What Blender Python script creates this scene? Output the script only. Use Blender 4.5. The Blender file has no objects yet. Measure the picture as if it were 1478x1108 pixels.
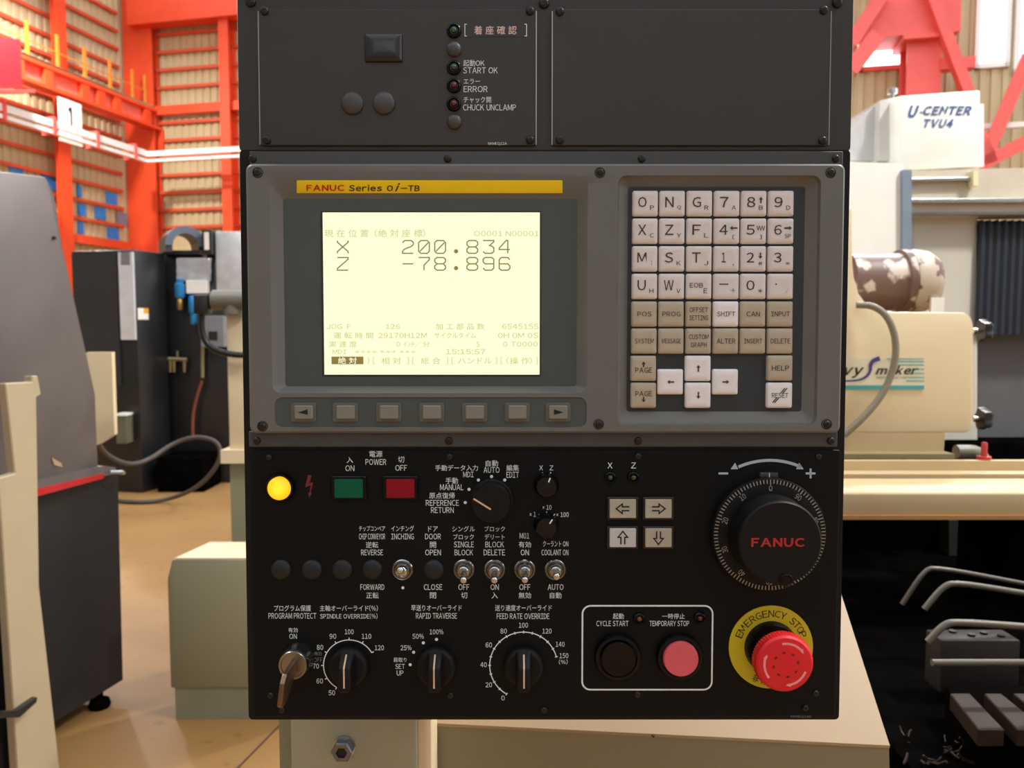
import bpy, bmesh, math, random
from mathutils import Vector, Matrix
random.seed(7)
PI = math.pi
R = math.radians
S = bpy.context.scene
COL = S.collection

# ------------------------------------------------------------------ camera
CAM_LOC = Vector((0, 0, 1.45))
PITCH = R(4.0)
F = 1150.0
cd = bpy.data.cameras.new('camera')
cam = bpy.data.objects.new('camera', cd); COL.objects.link(cam)
cam.location = CAM_LOC
cam.rotation_euler = (R(90) - PITCH, 0, 0)
cd.sensor_width = 36; cd.lens = F / 1478 * 36
cd.clip_start = 0.02; cd.clip_end = 400
cd.dof.use_dof = True; cd.dof.focus_distance = 0.6; cd.dof.aperture_fstop = 13.0
S.camera = cam

# ------------------------------------------------------------------ world
w = bpy.data.worlds.new('sky'); S.world = w; w.use_nodes = True
nt = w.node_tree; nt.nodes.clear()
out = nt.nodes.new('ShaderNodeOutputWorld'); bg = nt.nodes.new('ShaderNodeBackground')
tc = nt.nodes.new('ShaderNodeTexCoord'); sp = nt.nodes.new('ShaderNodeSeparateXYZ')
cr = nt.nodes.new('ShaderNodeValToRGB')
cr.color_ramp.elements[0].position = 0.0; cr.color_ramp.elements[0].color = (0.93, 0.97, 1.0, 1)
cr.color_ramp.elements[1].position = 0.9; cr.color_ramp.elements[1].color = (0.78, 0.86, 1.0, 1)
nt.links.new(tc.outputs['Generated'], sp.inputs[0]); nt.links.new(sp.outputs['Z'], cr.inputs[0])
nt.links.new(cr.outputs[0], bg.inputs['Color']); nt.links.new(bg.outputs[0], out.inputs[0])
bg.inputs['Strength'].default_value = 3.2
S.view_settings.view_transform = 'Standard'; S.view_settings.look = 'None'
S.view_settings.gamma = 1; S.view_settings.use_curve_mapping = False
S.view_settings.exposure = 0.0
FILL_LAMPS = [((3.6, 0.95, 6.0), 340), ((-3.6, 1.6, 6.0), 130), ((-10.5, 17, 9.6), 1000), ((6, 9, 8.8), 900)]  # lamps added to brighten machines and crane beam, no known fixtures

# ------------------------------------------------------------------ pixel -> place
def ray(px, py):
    x = (px - 739) / F; y = -(py - 554) / F
    c, s = math.cos(PITCH), math.sin(PITCH)
    return Vector((x, c + y * s, -s + y * c))
def at(px, py, Y):                      # point seen at a pixel on the vertical plane at distance Y
    d = ray(px, py); return CAM_LOC + d * (Y / d.y)
def on_plane(px, py, P, n):
    d = ray(px, py); return CAM_LOC + d * ((P - CAM_LOC).dot(n) / d.dot(n))
def on_floor(px, py, z=0): return on_plane(px, py, Vector((0, 0, z)), Vector((0, 0, 1)))
BETA = R(12.8)
A = Vector((math.sin(BETA), math.cos(BETA), 0))      # hall axis, away from us
B = Vector((math.cos(BETA), -math.sin(BETA), 0))     # across the hall, to the right
Z = Vector((0, 0, 1)); X = Vector((1, 0, 0)); Y_ = Vector((0, 1, 0))

# ------------------------------------------------------------------ materials
def lin(c):
    return tuple((v / 255 / 12.92) if v / 255 <= 0.04045 else ((v / 255 + 0.055) / 1.055) ** 2.4 for v in c)
MATS = {}
def mat(name, c, rough=0.5, metal=0.0, var=0.08, scale=8, spec=0.5, emit=0, c2=None, thresh=None, bump=0.0, coat=0, alpha=1, bscale=None, trans=0, stretch=None):
    if name in MATS: return MATS[name]
    m = bpy.data.materials.new(name); m.use_nodes = True; n = m.node_tree
    p = n.nodes['Principled BSDF']; L = lin(c)
    tcn = n.nodes.new('ShaderNodeTexCoord'); no = n.nodes.new('ShaderNodeTexNoise')
    no.inputs['Scale'].default_value = scale; no.inputs['Detail'].default_value = 5
    if stretch:
        mp = n.nodes.new('ShaderNodeMapping'); mp.inputs['Scale'].default_value = stretch
        n.links.new(tcn.outputs['Object'], mp.inputs[0]); n.links.new(mp.outputs[0], no.inputs['Vector'])
    else:
        n.links.new(tcn.outputs['Object'], no.inputs['Vector'])
    ramp = n.nodes.new('ShaderNodeValToRGB'); e = ramp.color_ramp.elements
    if c2:
        M2 = lin(c2); t = thresh or (0.45, 0.55)
        e[0].position, e[1].position = t
        e[0].color = (*L, 1); e[1].color = (*M2, 1)
    else:
        e[0].position, e[1].position = 0.3, 0.7
        e[0].color = (*[v * (1 - var) for v in L], 1); e[1].color = (*[min(1, v * (1 + var)) for v in L], 1)
    n.links.new(no.outputs['Fac'], ramp.inputs[0]); n.links.new(ramp.outputs[0], p.inputs['Base Color'])
    p.inputs['Roughness'].default_value = rough; p.inputs['Metallic'].default_value = metal
    p.inputs['Specular IOR Level'].default_value = spec
    p.inputs['Coat Weight'].default_value = coat; p.inputs['Coat Roughness'].default_value = 0.1
    p.inputs['Transmission Weight'].default_value = trans
    if emit:
        n.links.new(ramp.outputs[0], p.inputs['Emission Color']); p.inputs['Emission Strength'].default_value = emit
    if bump:
        nb = n.nodes.new('ShaderNodeTexNoise'); nb.inputs['Scale'].default_value = bscale or scale * 5
        n.links.new(tcn.outputs['Object'], nb.inputs['Vector'])
        b = n.nodes.new('ShaderNodeBump'); b.inputs['Strength'].default_value = bump; b.inputs['Distance'].default_value = 0.002
        n.links.new(nb.outputs['Fac'], b.inputs['Height']); n.links.new(b.outputs[0], p.inputs['Normal'])
    MATS[name] = m; return m

# ------------------------------------------------------------------ mesh helpers
def nb(): return bmesh.new()
def V3(x, y, z=0): return Vector((x, y, z))
def loft(bm, loops, cap0=True, cap1=True, closed=True):
    rows = [[bm.verts.new(p) for p in lp] for lp in loops]
    n = len(rows[0])
    for r0, r1 in zip(rows, rows[1:]):
        for i in range(n if closed else n - 1):
            j = (i + 1) % n
            bm.faces.new((r0[i], r0[j], r1[j], r1[i]))
    if cap0 and n > 2: bm.faces.new(list(reversed(rows[0])))
    if cap1 and n > 2: bm.faces.new(rows[-1])
    return rows
def prism(bm, pts, vec):
    pts = [Vector(p) for p in pts]; vec = Vector(vec)
    loft(bm, [pts, [p + vec for p in pts]])
def box(bm, o, vx, vy, vz):
    prism(bm, [o, o + vx, o + vx + vy, o + vy], vz)
def cbox(bm, x0, x1, y0, y1, z0, z1):
    prism(bm, [(x0, y0, z0), (x1, y0, z0), (x1, y1, z0), (x0, y1, z0)], (0, 0, z1 - z0))
def circ(c, r, z, n=32, ph=0, ry=None):
    ry = r if ry is None else ry
    return [Vector((c[0] + r * math.cos(ph + 2 * PI * i / n), c[1] + ry * math.sin(ph + 2 * PI * i / n), z)) for i in range(n)]
def lathe(bm, c, prof, n=32, cap0=False, cap1=True):
    """prof: (r, z) pairs, axis z"""
    loft(bm, [circ(c, max(r, 1e-5), z, n) for r, z in prof], cap0, cap1)
def rrect(x0, y0, x1, y1, r, z, seg=4):
    pts = []
    for cx, cy, a0 in ((x1 - r, y1 - r, 0), (x0 + r, y1 - r, 90), (x0 + r, y0 + r, 180), (x1 - r, y0 + r, 270)):
        for k in range(seg + 1):
            a = R(a0 + 90 * k / seg); pts.append(Vector((cx + r * math.cos(a), cy + r * math.sin(a), z)))
    return pts
def frame_axes(d):
    d = d.normalized(); u = d.cross(Z if abs(d.z) < 0.9 else X).normalized(); return u, d.cross(u).normalized()
def tube(bm, pts, r, n=10, smoothk=0, r_end=None):
    pts = [Vector(p) for p in pts]
    for _ in range(smoothk):
        q = [pts[0]]
        for a, b in zip(pts, pts[1:]): q += [a * .75 + b * .25, a * .25 + b * .75]
        q.append(pts[-1]); pts = q
    loops = []; u = None
    for i, p in enumerate(pts):
        d = (pts[min(i + 1, len(pts) - 1)] - pts[max(i - 1, 0)]).normalized()
        if u is None: u, v = frame_axes(d)
        else:
            u = (u - d * u.dot(d)).normalized()
        v = d.cross(u)
        rr = r if r_end is None else r + (r_end - r) * i / (len(pts) - 1)
        loops.append([p + u * rr * math.cos(2 * PI * k / n) + v * rr * math.sin(2 * PI * k / n) for k in range(n)])
    loft(bm, loops)
def spin(bm, base, axis, prof, n=28, cap0=True, cap1=True):
    """prof (r, t along axis)"""
    u, v = frame_axes(Vector(axis)); d = Vector(axis).normalized()
    loft(bm, [[base + d * t + (u * math.cos(2 * PI * k / n) + v * math.sin(2 * PI * k / n)) * max(r, 1e-5) for k in range(n)] for r, t in prof], cap0, cap1)
def bevel(bm, off, seg=2, ang=30):
    bmesh.ops.recalc_face_normals(bm, faces=bm.faces)
    es = [e for e in bm.edges if len(e.link_faces) == 2 and e.calc_face_angle(0) > R(ang)]
    bmesh.ops.bevel(bm, geom=es, offset=off, segments=seg, affect='EDGES', profile=0.5, clamp_overlap=True)

ABS = {}
def thing(name, label, cat, loc, group=None, rot=None, local=False):
    o = bpy.data.objects.new(name, None); COL.objects.link(o); o.empty_display_size = 0.05
    o.location = loc
    if rot is not None: o.rotation_euler = rot
    o['label'] = label; o['category'] = cat
    if group: o['group'] = group
    ABS[o] = Vector((0, 0, 0)) if local else Vector(loc)
    return o
def part(name, bm, m, parent=None, smooth=None, label=None, kind=None, cat=None, group=None, recalc=True, mods=None):
    """bm is in the frame of the root thing; smooth = angle in degrees"""
    if recalc: bmesh.ops.recalc_face_normals(bm, faces=bm.faces)
    vs = [v.co for v in bm.verts]
    lo = Vector([min(c[i] for c in vs) for i in range(3)]); hi = Vector([max(c[i] for c in vs) for i in range(3)])
    c = (lo + hi) / 2
    if parent is None: c.z = lo.z
    bmesh.ops.translate(bm, verts=bm.verts, vec=-c)
    if smooth is not None:
        for f in bm.faces: f.smooth = True
        for e in bm.edges:
            if len(e.link_faces) == 2 and e.calc_face_angle(0) > R(smooth): e.smooth = False
    me = bpy.data.meshes.new(name); bm.to_mesh(me); bm.free()
    me.materials.append(m)
    o = bpy.data.objects.new(name, me); COL.objects.link(o)
    if parent is not None:
        o.parent = parent; o.location = c - ABS[parent]
    else: o.location = c
    ABS[o] = c
    if label: o['label'] = label
    if kind: o['kind'] = kind
    if cat: o['category'] = cat
    if group: o['group'] = group
    return o
def clone(o, newc, parent):
    """copy of a part (mesh shared) with its sub-parts, centre moved to newc in the root frame"""
    c = o.copy(); COL.objects.link(c); c.parent = parent; ABS[c] = Vector(newc); c.location = ABS[c] - ABS[parent]
    for ch in [k for k in CH.get(o, [])]:
        d = ch.copy(); COL.objects.link(d); d.parent = c; ABS[d] = ABS[ch] + ABS[c] - ABS[o]
    return c
CH = {}

# text ---------------------------------------------------------------
TC = {}
TS = bpy.data.scenes.new('lettering_scene'); TV = TS.view_layers[0]
def one_glyph(ch, bold):
    k = (ch, bold)
    if k in TC: return TC[k]
    wide = chr(ord(ch) + 0xFEE0) if '!' <= ch <= '~' else ch
    c = bpy.data.curves.new('lettering', 'FONT'); c.body = wide; c.resolution_u = 2; c.offset = bold; c.fill_mode = 'FRONT'
    o = bpy.data.objects.new('lettering', c); TS.collection.objects.link(o); TV.update(); dg = TV.depsgraph
    me = bpy.data.meshes.new_from_object(o.evaluated_get(dg))
    vs = [v.co.copy() for v in me.vertices]; fs = [tuple(p.vertices) for p in me.polygons]
    bpy.data.objects.remove(o); bpy.data.curves.remove(c); bpy.data.meshes.remove(me)
    TC[k] = (vs, fs); return TC[k]
def glyphs(body, bold=0.0, shear=0.0, space=1.0):
    """letters laid out side by side: Latin by their own width, kana and kanji one em each"""
    k = (body, bold, shear, space)
    if k in TC: return TC[k]
    VS, FS, x = [], [], 0.0
    for ch in body:
        if ch == ' ': x += .30 * space; continue
        vs, fs = one_glyph(ch, bold); n0 = len(VS)
        if '!' <= ch <= '~':
            x0 = min(v.x for v in vs); x1 = max(v.x for v in vs); off = x - x0; adv = (x1 - x0) + .105 * space
        else: off = x; adv = .52 if '｡' <= ch <= 'ﾟ' else 1.0
        VS += [Vector((v.x + off + v.y * shear, v.y, 0)) for v in vs]; FS += [tuple(i + n0 for i in f) for f in fs]; x += adv
    TC[k] = (VS, FS, min(v.x for v in VS), max(v.x for v in VS), min(v.y for v in VS), max(v.y for v in VS)); return TC[k]
def put_text(bm, body, O, ux, uy, w, h, bold=0.0, shear=0.0, space=1.0):
    """body fitted to a w x h rectangle centred on O with axes ux, uy (unit)"""
    vs, fs, x0, x1, y0, y1 = glyphs(body, bold, shear, space)
    sx = w / max(1e-6, x1 - x0); sy = h / max(1e-6, y1 - y0)
    cx, cy = (x0 + x1) / 2, (y0 + y1) / 2
    nv = [bm.verts.new(O + ux * ((v.x - cx) * sx) + uy * ((v.y - cy) * sy)) for v in vs]
    for f in fs:
        try: bm.faces.new([nv[i] for i in f])
        except ValueError: pass
def stroke(bm, pts, wd, z, closed=False):
    """flat line of width wd through 2D points in the plane z"""
    P = [Vector((p[0], p[1])) for p in pts]; n = len(P); L = []; Rr = []
    for i in range(n):
        if closed: d0 = (P[i] - P[i - 1]).normalized(); d1 = (P[(i + 1) % n] - P[i]).normalized()
        else:
            d0 = (P[i] - P[i - 1]).normalized() if i else (P[1] - P[0]).normalized()
            d1 = (P[i + 1] - P[i]).normalized() if i < n - 1 else d0
        t = (d0 + d1); t = t.normalized() if t.length > 1e-6 else d0
        nn = Vector((-t.y, t.x)); k = wd / 2 / max(0.5, nn.dot(Vector((-d0.y, d0.x))))
        a = P[i] + nn * k; b = P[i] - nn * k
        L.append(bm.verts.new((a.x, a.y, z))); Rr.append(bm.verts.new((b.x, b.y, z)))
    for i in range(n if closed else n - 1):
        j = (i + 1) % n; bm.faces.new((L[i], Rr[i], Rr[j], L[j]))
def disc(bm, c, r, z, n=16): bm.faces.new([bm.verts.new(p) for p in circ(c, r, z, n)])

# ================================================================== MATERIALS
ORANGE = mat('orange_paint', (232, 78, 38), 0.45, var=0.06, scale=3)
REDP = mat('hazy_red_paint', (232, 92, 84), 0.45, var=0.06, scale=3)  # red paled toward pink, lens haze put into the colour
WALLM = mat('beige_sheet', (192, 174, 134), 0.6, var=0.05, scale=1.5)
CREAM = mat('cream_paint', (226, 208, 170), 0.4, var=0.03, scale=4, bump=0.03, bscale=400)
SHADED_CREAM = mat('shaded_cream_paint', (142, 139, 112), 0.45, var=0.03, scale=4)  # darker copy of the cream, dim light low down put into it
BLACKP = mat('black_machine_paint', (28, 29, 31), 0.35, var=0.15, scale=5)
SHADED_IRON = mat('shaded_oily_iron', (8, 7, 6), .9, var=.4, scale=12, spec=.0)  # near black: shade of the machine interior put into the oily iron
WHITEP = mat('white_paint', (238, 234, 226), 0.4, var=0.02, scale=4)
STEEL = mat('bright_steel', (190, 190, 188), 0.25, 1.0, var=0.08, scale=60)
GSTEEL = mat('grey_hood_sheet', (108, 102, 100), 0.42, 0.35, var=0.1, scale=5, bump=0.05)

# ================================================================== THE HALL
def struct(name, bm, m, **k): return part(name, bm, m, kind='structure', **k)
floorm = bpy.data.materials.new('tan_painted_floor'); floorm.use_nodes = True
n = floorm.node_tree; p = n.nodes['Principled BSDF']
tcn = n.nodes.new('ShaderNodeTexCoord'); n1 = n.nodes.new('ShaderNodeTexNoise'); n1.inputs['Scale'].default_value = 0.9; n1.inputs['Detail'].default_value = 8
rp = n.nodes.new('ShaderNodeValToRGB'); e = rp.color_ramp.elements
e[0].position = .3; e[1].position = .7; e[0].color = (*lin((136, 97, 52)), 1); e[1].color = (*lin((158, 120, 68)), 1)
n2 = n.nodes.new('ShaderNodeTexNoise'); n2.inputs['Scale'].default_value = 14; n2.inputs['Detail'].default_value = 6
rp2 = n.nodes.new('ShaderNodeValToRGB'); e = rp2.color_ramp.elements; e[0].position = .28; e[1].position = .36
e[0].color = (.6, .55, .5, 1); e[1].color = (1, 1, 1, 1)
mx = n.nodes.new('ShaderNodeMix'); mx.data_type = 'RGBA'; mx.blend_type = 'MULTIPLY'; mx.inputs[0].default_value = 0.7
n.links.new(tcn.outputs['Object'], n1.inputs['Vector']); n.links.new(tcn.outputs['Object'], n2.inputs['Vector'])
n.links.new(n1.outputs['Fac'], rp.inputs[0]); n.links.new(n2.outputs['Fac'], rp2.inputs[0])
n.links.new(rp.outputs[0], mx.inputs[6]); n.links.new(rp2.outputs[0], mx.inputs[7]); n.links.new(mx.outputs[2], p.inputs['Base Color'])
p.inputs['Roughness'].default_value = 0.55
CORNER = at(200, 474, 24.0); CORNER.z = 0
bm = nb()
o = CORNER - A * 40 - B * .1; box(bm, o - Z * 0.2, B * 46, A * 40.2, Z * 0.2)
FLOOR = struct('floor', bm, floorm)
# expansion joint in the floor
bm = nb(); p0 = on_floor(345, 1108); p1 = on_floor(396, 1056); d = (p1 - p0).normalized(); s = Z.cross(d)
box(bm, p0 - d * 1.2 - Z * .001, d * 3, s * .006, Z * .004)
part('floor_joint', bm, mat('joint_dirt', (70, 45, 25), .8), FLOOR)

HTOP = 12.5
def corrugated(name, O, d, nrm, L, z0, z1, holes=(), m=None):
    """vertical corrugated sheet from O along d; holes: (t0,t1,z0,z1)"""
    bm = nb(); pitch = 0.24; ts = []; t = 0
    while t < L:
        for k, dz in ((0, 0), (.3, 0), (.4, .04), (.9, .04)): ts.append((t + k * pitch, dz))
        t += pitch
    zs = sorted({z0, z1, *[h[2] for h in holes], *[h[3] for h in holes]})
    vv = {}
    def vt(i, z):
        if (i, z) not in vv: vv[(i, z)] = bm.verts.new(O + d * ts[i][0] + nrm * ts[i][1] + Z * z)
        return vv[(i, z)]
    for i in range(len(ts) - 1):
        tm = (ts[i][0] + ts[i + 1][0]) / 2
        for za, zb in zip(zs, zs[1:]):
            zm = (za + zb) / 2
            if any(h[0] < tm < h[1] and h[2] < zm < h[3] for h in holes): continue
            bm.faces.new((vt(i, za), vt(i + 1, za), vt(i + 1, zb), vt(i, zb)))
    return struct(name, bm, m or WALLM, recalc=False)
WL = corrugated('wall_left', CORNER - A * 34, A, B, 34, 0, HTOP)
# windows in the far wall, located through the pixels where they glow
def tB(px):  # distance along the far wall from the corner for an image column
    q = on_plane(px, 300, CORNER, A); return (q - CORNER).dot(B)
def zB(px, py): return on_plane(px, py, CORNER, A).z
WIN = [(tB(1232), tB(1306), zB(1270, 103), zB(1270, 52)), (tB(1396), tB(1446), zB(1420, 100), zB(1420, -30)),
       (tB(1452), tB(1530), zB(1465, 108), zB(1465, -30))]
WB = corrugated('wall_back', CORNER, B, -A, 34, 0, HTOP, WIN)
girtm = mat('orange_girt_paint', (205, 82, 48), .5, var=.06, scale=3)
proto = None
for z in [4.35 + .5 * k for k in range(13)]:
    if abs(z - 7.85) < .1: continue
    bm = nb(); box(bm, CORNER - A * 14 + B * .045 + Z * z, A * 13.4, B * .08, Z * .09); part('girt', bm, girtm, WL)
    bm = nb(); box(bm, CORNER + B * .6 - A * .13 + Z * z, B * (7 if z > 5 else 30), A * .08, Z * .09); part('girt', bm, girtm, WB)
def hbeam(P, d1, d2, w1, w2, z0, z1, name, m, parent, tf=.05):
    """H column: flanges perpendicular to d2"""
    bm = nb()
    box(bm, P - d1 * w1 / 2 + Z * z0, d1 * w1, d2 * tf, Z * (z1 - z0))
    box(bm, P - d1 * w1 / 2 + d2 * (w2 - tf) + Z * z0, d1 * w1, d2 * tf, Z * (z1 - z0))
    box(bm, P - d1 * tf / 2 + d2 * tf + Z * z0, d1 * tf, d2 * (w2 - 2 * tf), Z * (z1 - z0))
    return part(name, bm, m, parent)
def onL(px, py): return on_plane(px, py, CORNER, B)
def onB(px, py): return on_plane(px, py, CORNER, A)
# corner column, reaches out from the left wall
q = onL(203, 400); q.z = 0
bm = nb(); box(bm, CORNER - A * .36 + B * .05, A * .06, B * .95, Z * HTOP); box(bm, CORNER - A * .1 + B * .05, A * .06, B * .95, Z * HTOP)
box(bm, CORNER - A * .3 + B * .5, A * .2, B * .06, Z * HTOP)
part('corner_column', bm, ORANGE, WL)
# post on the left wall
q0 = on_plane(81, 100, CORNER + B * .45, B); q1 = on_plane(98, 100, CORNER + B * .45, B); q0.z = q1.z = 0
dd = (q1 - q0).length
hbeam((q0 + q1) / 2 - B * .12, A, B, dd * 1.0, .12, 2.0, HTOP, 'wall_post', ORANGE, WL)
# post and horizontal members on the far wall
q = onB(338, 200); q.z = 0; hbeam(q - A * .45, B, A, .3, .4, 0, HTOP, 'wall_post', ORANGE, WB)
bm = nb(); box(bm, CORNER + B * .4 - A * .6 + Z * zB(280, 40), B * 26, A * .5, Z * 2.2); part('roof_girder', bm, ORANGE, WB)
bm = nb(); z = zB(290, 166); box(bm, CORNER + B * .9 - A * .3 + Z * z, B * 6, A * .15, Z * .25); part('wall_beam', bm, ORANGE, WB)
bm = nb(); z = onL(140, 356).z; box(bm, CORNER - A * 6 + B * .1 + Z * z, A * 5.4, B * .2, Z * .22); part('wall_beam', bm, ORANGE, WL)
bm = nb(); q = onL(188, 300); box(bm, Vector((q.x, q.y, 1)) + B * .15, A * .09, B * .09, Z * 5.4); part('downpipe', bm, CREAM, WL)
bluem = mat('blue_sheet', (40, 132, 210), .5, var=.12, scale=6)
bgm = mat('faded_blue_sheet', (120, 128, 140), .5, var=.12, scale=6)
for (x0, y0, x1, y1, m) in ((109, 267, 115, 284, bluem), (150, 278, 166, 297, bluem), (110, 294, 121, 311, bluem), (134, 299, 150, 316, bluem),
                            (166, 307, 181, 325, bgm), (110, 320, 118, 338, bluem), (152, 329, 169, 347, bluem), (57, 252, 78, 273, bluem), (10, 238, 30, 250, bluem)):
    a = onL(x0, (y0 + y1) / 2); b = onL(x1, (y0 + y1) / 2); zt = onL((x0 + x1) / 2, y0).z; zb = onL((x0 + x1) / 2, y1).z
    a.z = zb; b.z = zb
    bm = nb(); box(bm, a + B * .05, b - a, B * .02, Z * (zt - zb)); part('wall_sheet', bm, m, WL, label=None)

PALE = mat('pale_grey_sheet', (176, 180, 184), .6)
# the rest of the hall, behind and beside the viewer
corrugated('wall_right', CORNER + B * 34, -A, -B, 34, 0, HTOP, [(3 + 5 * k, 6.5 + 5 * k, 4.5, 9.5) for k in range(6)], PALE)
corrugated('wall_front', CORNER + B * 34 - A * 34, -B, A, 34, 0, HTOP, [(13, 18, 6.5, 9.5)], PALE)
k_ = 0; a_ = 0.0
while a_ < 34:
    wd_, gap_ = (1.0, 3.0) if a_ < 17 else (2.4, 1.6)
    bm = nb(); box(bm, CORNER - A * (a_ + wd_) + Z * HTOP, A * wd_, B * 34, Z * .2)
    struct('ceiling', bm, WALLM); a_ += wd_ + gap_
# window frames and glass in the far wall
glassm = bpy.data.materials.new('frosted_pane'); glassm.use_nodes = True
p = glassm.node_tree.nodes['Principled BSDF']; p.inputs['Base Color'].default_value = (.95, .95, 1, 1); p.inputs['Emission Color'].default_value = (1, .96, 1, 1)
p.inputs['Emission Strength'].default_value = 3.0; p.inputs['Roughness'].default_value = .3
glass2 = bpy.data.materials.new('louvred_pane'); glass2.use_nodes = True
p = glass2.node_tree.nodes['Principled BSDF']; p.inputs['Base Color'].default_value = (.8, .7, .85, 1); p.inputs['Emission Color'].default_value = (.9, .72, .95, 1)
p.inputs['Emission Strength'].default_value = .5
for i, (t0, t1, z0, z1) in enumerate(WIN):
    bm = nb(); fw = .1; O = CORNER - A * .12
    for (ta, tb, za, zb) in ((t0, t1, z0, z0 + fw), (t0, t1, z1 - fw, z1), (t0, t0 + fw, z0, z1), (t1 - fw, t1, z0, z1)):
        box(bm, O + B * ta + Z * za, B * (tb - ta), A * .12, Z * (zb - za))
    wf = struct('window_%d' % (i + 1), bm, REDP if i == 0 else WHITEP)
    nrow = 3 if i == 0 else 5
    for k in range(nrow):
        za = z0 + fw + (z1 - z0 - 2 * fw) * k / nrow; zb = z0 + fw + (z1 - z0 - 2 * fw) * (k + 1) / nrow
        bm = nb(); box(bm, O + A * .05 + B * (t0 + fw) + Z * (za + .03), B * (t1 - t0 - 2 * fw), A * .02, Z * (zb - za - .06))
        part('pane', bm, glass2 if i == 2 else glassm, wf)

# red column and bracing on the right of the far wall
def ob(px, py, off): return on_plane(px, py, CORNER - A * off, A)
c0 = ob(1308, 120, .9); c1 = ob(1358, 120, .9); wdt = (c1 - c0).dot(B)
t = thing('steel_frame', 'wide red steel column with diagonal braces behind the white machine head', 'steel frame', Vector(((c0 + c1).x / 2, (c0 + c1).y / 2, 0)))
P = Vector(((c0 + c1).x / 2, (c0 + c1).y / 2, 0))
hbeam(P, B, A, wdt, .7, 0, HTOP, 'shaft', REDP, t, .06)
zc = ob(1330, 52, .9).z
bm = nb(); box(bm, P - B * (wdt * .8 + .6) - A * .15 + Z * zc, B * (wdt * 1.6 + .7), A * 1, Z * .9); part('crane_bracket', bm, REDP, t)
bm = nb(); box(bm, P - B * wdt * .7 - A * .25 + Z * (zc - .12), B * wdt * 1.4, A * 1.1, Z * .1); part('bracket_plate', bm, REDP, t)
braces = [((1338, -30), (1402, 138), .22), ((1420, 232), (1486, 80), .28), ((1414, 238), (1490, 200), .28), ((1395, 150), (1432, 235), .26), ((1228, 62), (1275, -10), .3), ((1228, 100), (1268, 48), .35)]
labs = ['red diagonal steel brace falling right from the top of the column', 'red diagonal brace rising to the right edge above the machine beam',
        'lowest pale red brace rising gently to the right edge', 'short pale red brace beside the white machine head',
        'upper red roof brace against the panel corner left of the bright window', 'lower dark red roof brace left of the bright window']
for (a, b, wd), lb in zip(braces, labs):
    pa = ob(a[0], a[1], 1.3); pb = ob(b[0], b[1], 1.3); d = (pb - pa).normalized(); s = d.cross(A).normalized()
    bm = nb(); box(bm, pa - s * wd / 2, d * (pb - pa).length, s * wd, A * .04); box(bm, pa - s * wd / 2 + A * .04, d * (pb - pa).length, s * .04, A * .25)
    part('brace', bm, REDP, t)
bm = nb(); q = ob(1420, 186, 1.0); box(bm, q, B * 6, A * .12, Z * .12); CR_ = part('conduit_rail', bm, WHITEP, label='thin white rail along the far wall right of the machine head', cat='rail')
bm = nb(); q = ob(1358, 100, 1.0); box(bm, q, B * .7, A * .3, Z * .25); part('crane_stop', bm, REDP, t)

# crane runway girder along the left wall
gb0 = None
def rayAB(px, py, off): return on_plane(px, py, CORNER + B * off, B)
OFF = 1.1
e0 = rayAB(243, 192, OFF); zbot = e0.z; ztop = rayAB(221, 158, OFF).z + .05
tE = (e0 - CORNER).dot(A)
t = thing('crane_runway_girder', 'orange steel crane runway beam running along the left wall', 'girder', CORNER + B * OFF + A * (tE - 4) + Z * zbot)
O = CORNER + B * OFF + A * tE
def gbox(a0, a1, b0, b1, z0, z1, name, m=ORANGE, parent=None):
    bm = nb(); box(bm, CORNER + B * (OFF + b0) + A * (tE + a0) + Z * z0, A * (a1 - a0), B * (b1 - b0), Z * (z1 - z0)); return part(name, bm, m, parent or t)
gbox(-12, 0, -.35, 0.0, zbot, zbot + .08, 'bottom_flange'); gbox(-12, 0, -.35, 0.0, ztop - .08, ztop, 'top_flange')
gbox(-12, 0, -.2, -.16, zbot + .08, ztop - .08, 'web', mat('sunlit_web_paint', (240, 120, 100), .35))  # web coloured paler than the beam to stand for sunlight on it
for px in (62, 115, 138, 162, 20, 205):
    q = rayAB(px, 130, OFF - .1); a = (q - CORNER).dot(A) - tE; gbox(a, a + .25, -.16, -.02, zbot + .08, ztop - .08, 'stiffener')
gbox(-.3, 0.02, -.36, .02, zbot - .55, zbot, 'corbel')
gbox(-12, -.1, -.15, -.08, ztop, ztop + .09, 'crane_rail', STEEL)
ym = mat('yellow_rail_paint', (222, 140, 50), .5)
rt = thing('walkway_railing', 'thin yellow guard railing on top of the crane runway beam', 'railing', CORNER + B * (OFF - .3) + A * (tE - 4) + Z * ztop)
for px in (40, 83, 122, 158, 190, 208, 222):
    q = rayAB(px, 120, OFF - .3); a = (q - CORNER).dot(A) - tE; gbox(a, a + .07, -.33, -.27, ztop, ztop + .95, 'railing_post', ym, rt)
gbox(-9, -.6, -.31, -.29, ztop + .5, ztop + .53, 'middle_rail', ym, rt)
# red crane end carriage at the far left
bm = nb(); q = rayAB(-25, 128, OFF + .2); q2 = rayAB(13, 128, OFF + .2); box(bm, q, q2 - q, B * .35, Z * 1.05)
t2 = thing('crane_trolley', 'red crane end carriage on the runway beam at the far left', 'crane', q)
part('carriage', bm, mat('crane_red', (205, 40, 50), .4), t2)
bm = nb(); box(bm, q - Z * .12 - A * 0, (q2 - q) * 1.3, B * .5, Z * .08); part('lower_plate', bm, REDP, t2)

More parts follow.
